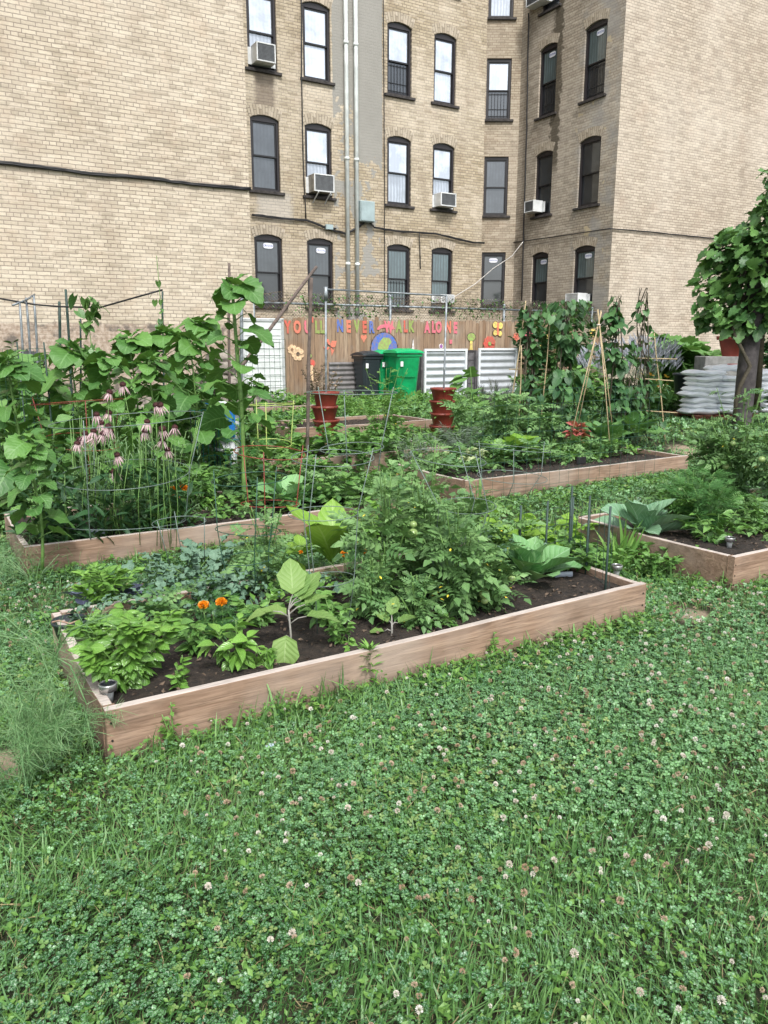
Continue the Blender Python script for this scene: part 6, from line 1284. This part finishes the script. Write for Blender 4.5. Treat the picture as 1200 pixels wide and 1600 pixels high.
# --- middle bed ---
rosette('cabbage','round bright green cabbage leaves at the front board of the middle bed','cabbage',(815,738,705,80),'round',GL,18,.27,Y=8.6,e0=.2,e1=1.2,off=ZB+.02); rosette('cabbage','second cabbage with cupped green leaves at the left of the first','cabbage',(787,738,712,44),'round',GB,12,.24,Y=8.4,e0=.3,e1=1.2,off=ZB+.02)
bush('lettuce','pale bolting lettuce with creamy leaves at the left corner of the middle bed','lettuce',(735,738,700,80),'ovate',leafmat('cream_lettuce',(.30,.42,.14),(.56,.60,.38),.5,.2),190,.08,Y=8.25,off=ZB,ns=8)
for px,Y,yt,w_,k,mt,n,size,lab in ((720,9.0,655,100,'needle',GLV,600,.11,'grey green needle leaved herb near the left end of the middle bed'),(770,9.3,600,120,'tom',GT,150,.16,'feathery tomato plant at the back of the middle bed'),(830,9.2,615,110,'tom',GT,130,.16,'tomato plant in front of the bean vines'),(700,9.6,668,70,'ovate',GP,120,.08,'low leafy greens under the right stacked planter'),(880,8.9,700,60,'ovate',GY,110,.07,'pale arugula behind the black plant sign'),(915,9.0,705,50,'oblong',GB,40,.1,'light oak leaf lettuce right of the black plant sign'),(850,9.0,705,50,'ovate',GP,70,.08,'seedlings right of the round cabbages')):
    bush('leafy_plant',lab,'plant',(px,700,yt,w_),k,mt,n,size,off=ZB,Y=Y,ns=9,srad=.003)
bush('lavender','dark greyish lavender bush in front of the corrugated bins','lavender',(775,700,592,90),'needle',leafmat('dark_lavender',(.06,.07,.06),(.16,.17,.15),.7,.1),1400,.10,off=.1,Y=11.5,ns=26,el=(.5,1.4),low=.2)
bush('coleus','red and pink coleus plant under the bamboo teepee','coleus',(905,700,660,34),'ovate',GRED,60,.11,off=ZB,Y=9.3,ns=5)
for px,Y,w_,lab in ((945,9.4,70,'zucchini plant with jagged leaves left of the other one'),(990,9.9,80,'zucchini plant with jagged leaves near the right end of the middle bed')):
    rosette('zucchini',lab,'zucchini',(px,700,678,w_),'maple',leafmat('zucchini_leaf',(.07,.2,.05),(.14,.3,.08),.55,.2,(.25,.38,.2)),16,.27,Y=Y,off=ZB,e0=.3,e1=1.2,pet=.8)
def teepee(label,px,Y,yt,wd,poles,sp_=0,group='bamboo teepees in the middle bed'):
    top=PY(px,yt,Y); g=gh(top[0],Y)+ZB-.05; t=thing('bamboo_teepee',label,'bamboo teepee',(top[0],Y,g),0,group); h=top[2]-g
    for k in range(poles):
        a=2*PI*k/poles+.4+sp_; A=Acc(); A.tube([(wd*math.cos(a),wd*math.sin(a),0),(wd*.5*math.cos(a)+.004,wd*.5*math.sin(a),h*.5),(-.03*math.cos(a),-.03*math.sin(a),h*(1.02+.05*rs.rand()))],  .0065,6); A.build('pole',BAM,t,True)
    A=Acc(); A.ring((0,0,h*.955),.022,.006,12,5); A.build('twine_knot',WCAB,t); return t,g,h
teepee('bare bamboo teepee standing in front of the bean vines in the middle bed',936,9.3,498,.36,4)
def bar(label,P): 
    stick('bamboo_cane',label,'cane',P[0],P[1],.008,BAM,6,'bamboo canes tied among the vines')
Yc=9.9
bar('slanted bamboo cane left of the first bean vine',(gp_(790,Yc,.1),PY(822,470,Yc))); bar('bamboo cane between the first two bean vines',(gp_(842,Yc,.1),PY(860,500,Yc))); bar('second slanted cane beside the first bean vine',(gp_(810,Yc-.2,.1),PY(815,540,Yc-.2)))
bar('upper horizontal cane across the first bean vine',(PY(795,577,Yc),PY(860,577,Yc+.3))); bar('upright cane right of the thinnest bean vine',(gp_(1040,10.3,0),PY(1022,520,10.3)))
for y0,x0,x1,lab in ((558,930,1058,'top horizontal cane right of the teepee'),(592,1008,1052,'middle short horizontal cane right of the teepee'),(642,1010,1058,'bottom short horizontal cane right of the teepee')): bar(lab,(PY(x0,y0,10.2),PY(x1,y0+3,10.4)))
def beanvine(label,px,Y,yt,wpx,n,size,mat,top=.55):
    q=PY(px,yt,Y); g=gh(q[0],Y)+ZB-.05; h=q[2]-g; r=wpx/2*Y/FPX; t=thing('bean_vine',label,'bean vine',(q[0],Y,g),0,'tall bean vines behind the middle bed'); n=int(n*1.35); A=Acc(); f=rs.rand(n); f=f[np.sin(f*23+px)+.8*np.sin(f*51+2*px)+rs.rand(n)*1.4>.1]; n=len(f); wv=(.65+.45*np.sin(f*11+px))*(1-(1-top)*f); a=rs.rand(n)*6.28; qq=r*wv*(.25+1.15*rs.rand(n)**.8)*(1+.5*(rs.rand(n)<.08))
    cx=.06*np.sin(f*5+px)
    A.scatter(TL['heart'],np.stack([cx+qq*np.cos(a),qq*np.sin(a),h*f],1),frames(dirs(a+rs.randn(n)*.5,-.2-.9*rs.rand(n)),rs.randn(n)*.3),size*.8*(.5+.8*rs.rand(n))); A.build('foliage',mat,t,True)
    S_=Acc()
    for k in range(6): ph=rs.rand()*6; S_.tube([(.06*math.sin(z_*5+px)+r*.25*math.cos(z_*9+ph),r*.25*math.sin(z_*9+ph),h*z_) for z_ in np.linspace(0,1,18)],.005,4)
    for k in range(3): a_=k*2.1; S_.tube([(r*.8*math.cos(a_),r*.8*math.sin(a_),0),(0,0,h*.97)],.008,5)
    S_.build('stems',STEMD,t,True)
DV=leafmat('bean_vine_leaf',(.022,.085,.03),(.10,.23,.07),.45,.15,(.08,.17,.06))
beanvine('leftmost tall bean vine, the one overlapping the painted flowers',828,9.9,474,40,190,.12,DV); beanvine('widest and densest bean vine, left of the bare teepee',884,10.0,470,72,520,.125,DV,.85); beanvine('bean vine right of the bare bamboo teepee',968,10.1,462,66,360,.125,DV,.55); beanvine('thinnest and sparsest bean vine, tallest on the right',1012,10.3,450,50,95,.12,DV,.7)
beanvine('low bean vine mass joining the two right bean vines',985,10.2,590,80,170,.13,DV,1.)
b=gp_(735,10.8); t=thing('sunflower_seedling','pale young plant with round leaves in front of the corrugated bins','plant',tuple(b)); A=Acc(); n=18; zz=.25+rs.rand(n)*.75; A.scatter(TL['heart'],np.stack([rs.randn(n)*.16,rs.randn(n)*.12,zz],1),frames(dirs(rs.rand(n)*6.28,-.3*rs.rand(n)),rs.randn(n)*.3),.2); A.build('foliage',GQ,t,True); A=Acc(); A.tube([(0,0,0),(.02,0,.5),(-.03,0,1)],.008,6); A.build('stem',STEM,t)
# greenery over the right part of the fence and beyond
for px,Y,yt,w_,k,mt,n,size,lab in ((840,18.3,470,70,'ovate',GD,500,.16,'dark bindweed mass on top of the fence below the bay window'),(870,18.6,468,70,'ovate',GV,420,.15,'lighter bindweed on the fence left of the right corner'),(912,19.0,480,90,'ovate',GD,400,.16,'bindweed along the fence below the corner air conditioner'),(850,13.0,575,110,'ovate',GV,500,.11,'leafy shrub in front of the fence behind the bean vines'),(920,13.5,560,90,'ovate',GP,400,.12,'green shrub behind the teepee'),(1000,12.5,600,110,'ovate',GV,420,.11,'low shrub right of the bean vines')):
    bush('shrub',lab,'shrub',(px,700,yt,w_),k,mt,n,size,off=0,Y=Y,ns=14,low=.25)
for px,Y,yt,w_,lab in ((960,15,545,110,'blue grey flowering Russian sage left of the squash'),(1010,14.6,535,90,'taller blue grey Russian sage in front of the squash')):
    lab=lab.replace('Russian sage','sage bush'); b,h,r=placeY(px,700,yt,w_,Y,0); t=thing('sage_bush',lab,'sage',tuple(b)); bushparts(t,h,r,'needle',GLV,1300,.12,STEM,26,(.6,1.4),.8,.1)
    A=Acc(); n=500; a=rs.rand(n)*6.28; q=r*1.05*np.sqrt(rs.rand(n)); zz=h*(.72+.33*rs.rand(n)-.15*(q/r)**2); A.scatter(TL['needle'],np.stack([q*np.cos(a),q*np.sin(a),zz],1),frames(dirs(a,1.1+.5*rs.randn(n)*.4),rs.rand(n)*3),np.stack([np.full(n,.45),.18*(.7+.5*rs.rand(n)),np.full(n,.2)],1)); A.build('flower_spikes',GLF,t)
bush('squash_plant','large mound of broad squash leaves by the right brick wall','squash plant',(1085,700,522,115),'maple',GQ,330,.30,off=0,Y=16.5,ns=16,low=.2); bush('squash_plant','smaller squash mound left of the red pot','squash plant',(1050,700,515,70),'maple',GQ,130,.28,off=0,Y=17.2,ns=10,low=.3)
bush('shrub','dark shrub at the far right behind the flower pot','shrub',(1215,700,500,90),'ovate',GD,700,.13,off=0,Y=16,ns=16,low=.1); bush('shrub','low dark greenery beside the bag stack on the right','shrub',(1225,700,600,60),'ovate',GD,300,.10,off=0,Y=11.8,ns=10); bush('shrub','leafy green shrub left of the soil bags','shrub',(1045,700,605,80),'ovate',GV,420,.10,off=0,Y=13.3,ns=12)
b,h,r=placeY(1025,700,590,40,13.4); t=thing('daylily','daylily with yellow orange flowers in front of the sage bushes','daylily',tuple(b)); bushparts(t,h*.9,r,'lance',GY,90,.3,ns=6,el=(.6,1.3)); A=Acc(); n=14; A.scatter(TL['small'],np.stack([rs.randn(n)*r*.6,rs.randn(n)*.1,h*(.8+.25*rs.rand(n))],1),frames(dirs(rs.rand(n)*6.28,rs.rand(n))),.1); A.build('flowers',leafmat('daylily_petal',(.75,.45,.05),(.8,.3,.05)),t)
# --- right bed ---
rosette('kale','blue grey kale with broad ribbed leaves at the left of the right bed','kale',(1012,790,722,100),'collard',leafmat('blue_kale_leaf',(.09,.22,.11),(.22,.38,.22),.5,.1,(.4,.52,.42)),18,.31,Y=5.45,e0=.2,e1=1.35,pet=.3,fat=.62)
bush('pepper_plant','pepper plant with smooth leaves below the blue grey kale','pepper plant',(1072,812,745,100),'pep',GP,200,.08,ns=14,Y=5.75); bush('pepper_plant','spreading pepper plant near the solar light of the right bed','pepper plant',(1118,858,790,110),'pep',GP,110,.075,ns=9); bush('pepper_plant','pepper plant at the right picture edge','pepper plant',(1190,800,765,90),'pep',GP,90,.07,ns=7,Y=5.5)
bush('marigold','tall dark ferny marigold bush in the middle of the right bed','marigold',(1085,800,722,100),'fern',GN,260,.12,ns=14,Y=5.95); bush('marigold','second ferny marigold bush above the peppers','marigold',(1110,800,745,100),'fern',GN,230,.12,ns=12,Y=5.55)
tomato('tomato_plant','very tall tomato plant with green fruit at the right picture edge',(1165,780,622,130),200,.19,Y=6.6,tom=7,ns=13); tomato('tomato_plant','tomato plant behind the ferny marigolds with large green fruit',(1120,780,660,100),120,.17,Y=6.8,tom=4,ns=9); tomato('tomato_plant','tomato plant half outside the right picture edge',(1225,790,660,100),100,.17,Y=6.2,tom=3,ns=8)
FR=[(1140,735,6.3),(1125,733,6.32),(1157,697,6.3)]
for k_,(x,y,Yq) in enumerate(FR):
    pass
# fallen bits on the lawn
b=G(421,1166,.05); t=thing('litter_scrap','tiny pale blue scrap of litter on the clover by the front board','litter',tuple(b)); A=Acc(); A.box((0,0,0),(.03,.008,.006)); A.box((.008,.004,.005),(.018,.008,.005)); A.build('scrap',plain('pale_blue_scrap',(.5,.6,.68),.4),t,False,.001)
# ---------------- low leafy growth that covers the bed soil (countless) ----------------
def under(label,c,s0,s1,t0,t1,z,hh,dens,mats,kinds,size,seed=1):
    A=Acc(); n=int((s1-s0)*(t1-t0)*dens); s_=s0+(s1-s0)*rs.rand(n); t_=t0+(t1-t0)*rs.rand(n); x=c[0]+U[0]*s_+V[0]*t_; y=c[1]+U[1]*s_+V[1]*t_
    nz=vn(x,y,5,seed)+.5*vn(x,y,11,seed+1); k=nz>-.45; x,y,nz=x[k],y[k],nz[k]; n=len(x); top=hh*np.clip(.55+.6*nz,.15,1.3); zz=z+top*rs.rand(n)**.6
    kind=((vn(x,y,3.3,seed+7)+1)*2.2+rs.randn(n)*.35).astype(int)%len(kinds)
    for q in range(len(kinds)):
        m=kind==q; A.scatter(TL[kinds[q][0]],np.stack([x[m],y[m],zz[m]],1),frames(dirs(rs.rand(m.sum())*6.28,-.4+1.1*rs.rand(m.sum())),rs.randn(m.sum())*.4),size*kinds[q][1]*(.5+.8*rs.rand(m.sum())),mi=kinds[q][2])
    tag(A.build('leafy_undergrowth',mats,None,True),label,'undergrowth',kind='stuff')
MM=[GP,GT,GB,GK,GV]
under('mixed low leaves filling the back half of the front bed',A1,.35,2.8,.62,1.2,ZB-.05,.22,700,MM,[('ovate',1,0),('tom',1.9,1),('curly',1,3),('small',1,2)],.06,31)
under('mixed low leaves filling the middle of the left bed',A2,.9,2.9,.15,1.2,ZB-.05,.26,560,MM,[('ovate',1,0),('tom',1.9,1),('ovate',1,4)],.075,41)
under('mixed low greens filling the middle bed',A3,.08,3.1,.5,1.15,z3-.05,.30,460,MM,[('ovate',1,4),('tom',1.8,1),('small',1.2,2),('ovate',1,0)],.085,51)
under('mixed low greens filling the right bed',A7,.75,2.5,.3,1.3,ZB-.05,.26,520,MM,[('ovate',1,0),('fern',1.6,4),('tom',1.8,1)],.075,61)
under('low greens filling the weedy bed in front of the right stacked planter',A4,.1,2.2,.1,1.0,z4-.05,.3,330,MM,[('ovate',1,4),('small',1.2,2),('bean3',1.4,0)],.1,71)
under('low greens filling the far bed before the white door',A6,.1,2.5,.1,1.7,z6-.05,.3,240,MM,[('ovate',1,4),('small',1.4,2)],.11,81)
under('low greens filling the bed behind the young sunflower',A8,.1,2.1,.1,1.1,z8-.05,.4,380,MM,[('ovate',1.2,4),('cord',1.3,0),('small',1.4,2)],.11,91)
under('rank greens between the left bed and the sunflowers',A2+V*1.35,-.3,3.2,0,1.4,.02,.45,420,MM,[('ovate',1,4),('cord',1.2,0),('tom',1.6,1)],.10,101)
under('kale like leaves overgrowing the strip behind the front bed',A1+V*1.3,.2,3.0,.0,.55,.0,.24,900,MM,[('curly',1,3),('ovate',.9,0),('small',1.1,4)],.05,111)
# labels: keep within sixteen words
for o in sc.objects:
    if 'label' in o and len(o['label'].split())>16: print('LONG',len(o['label'].split()),o.name,'|',o['label'])
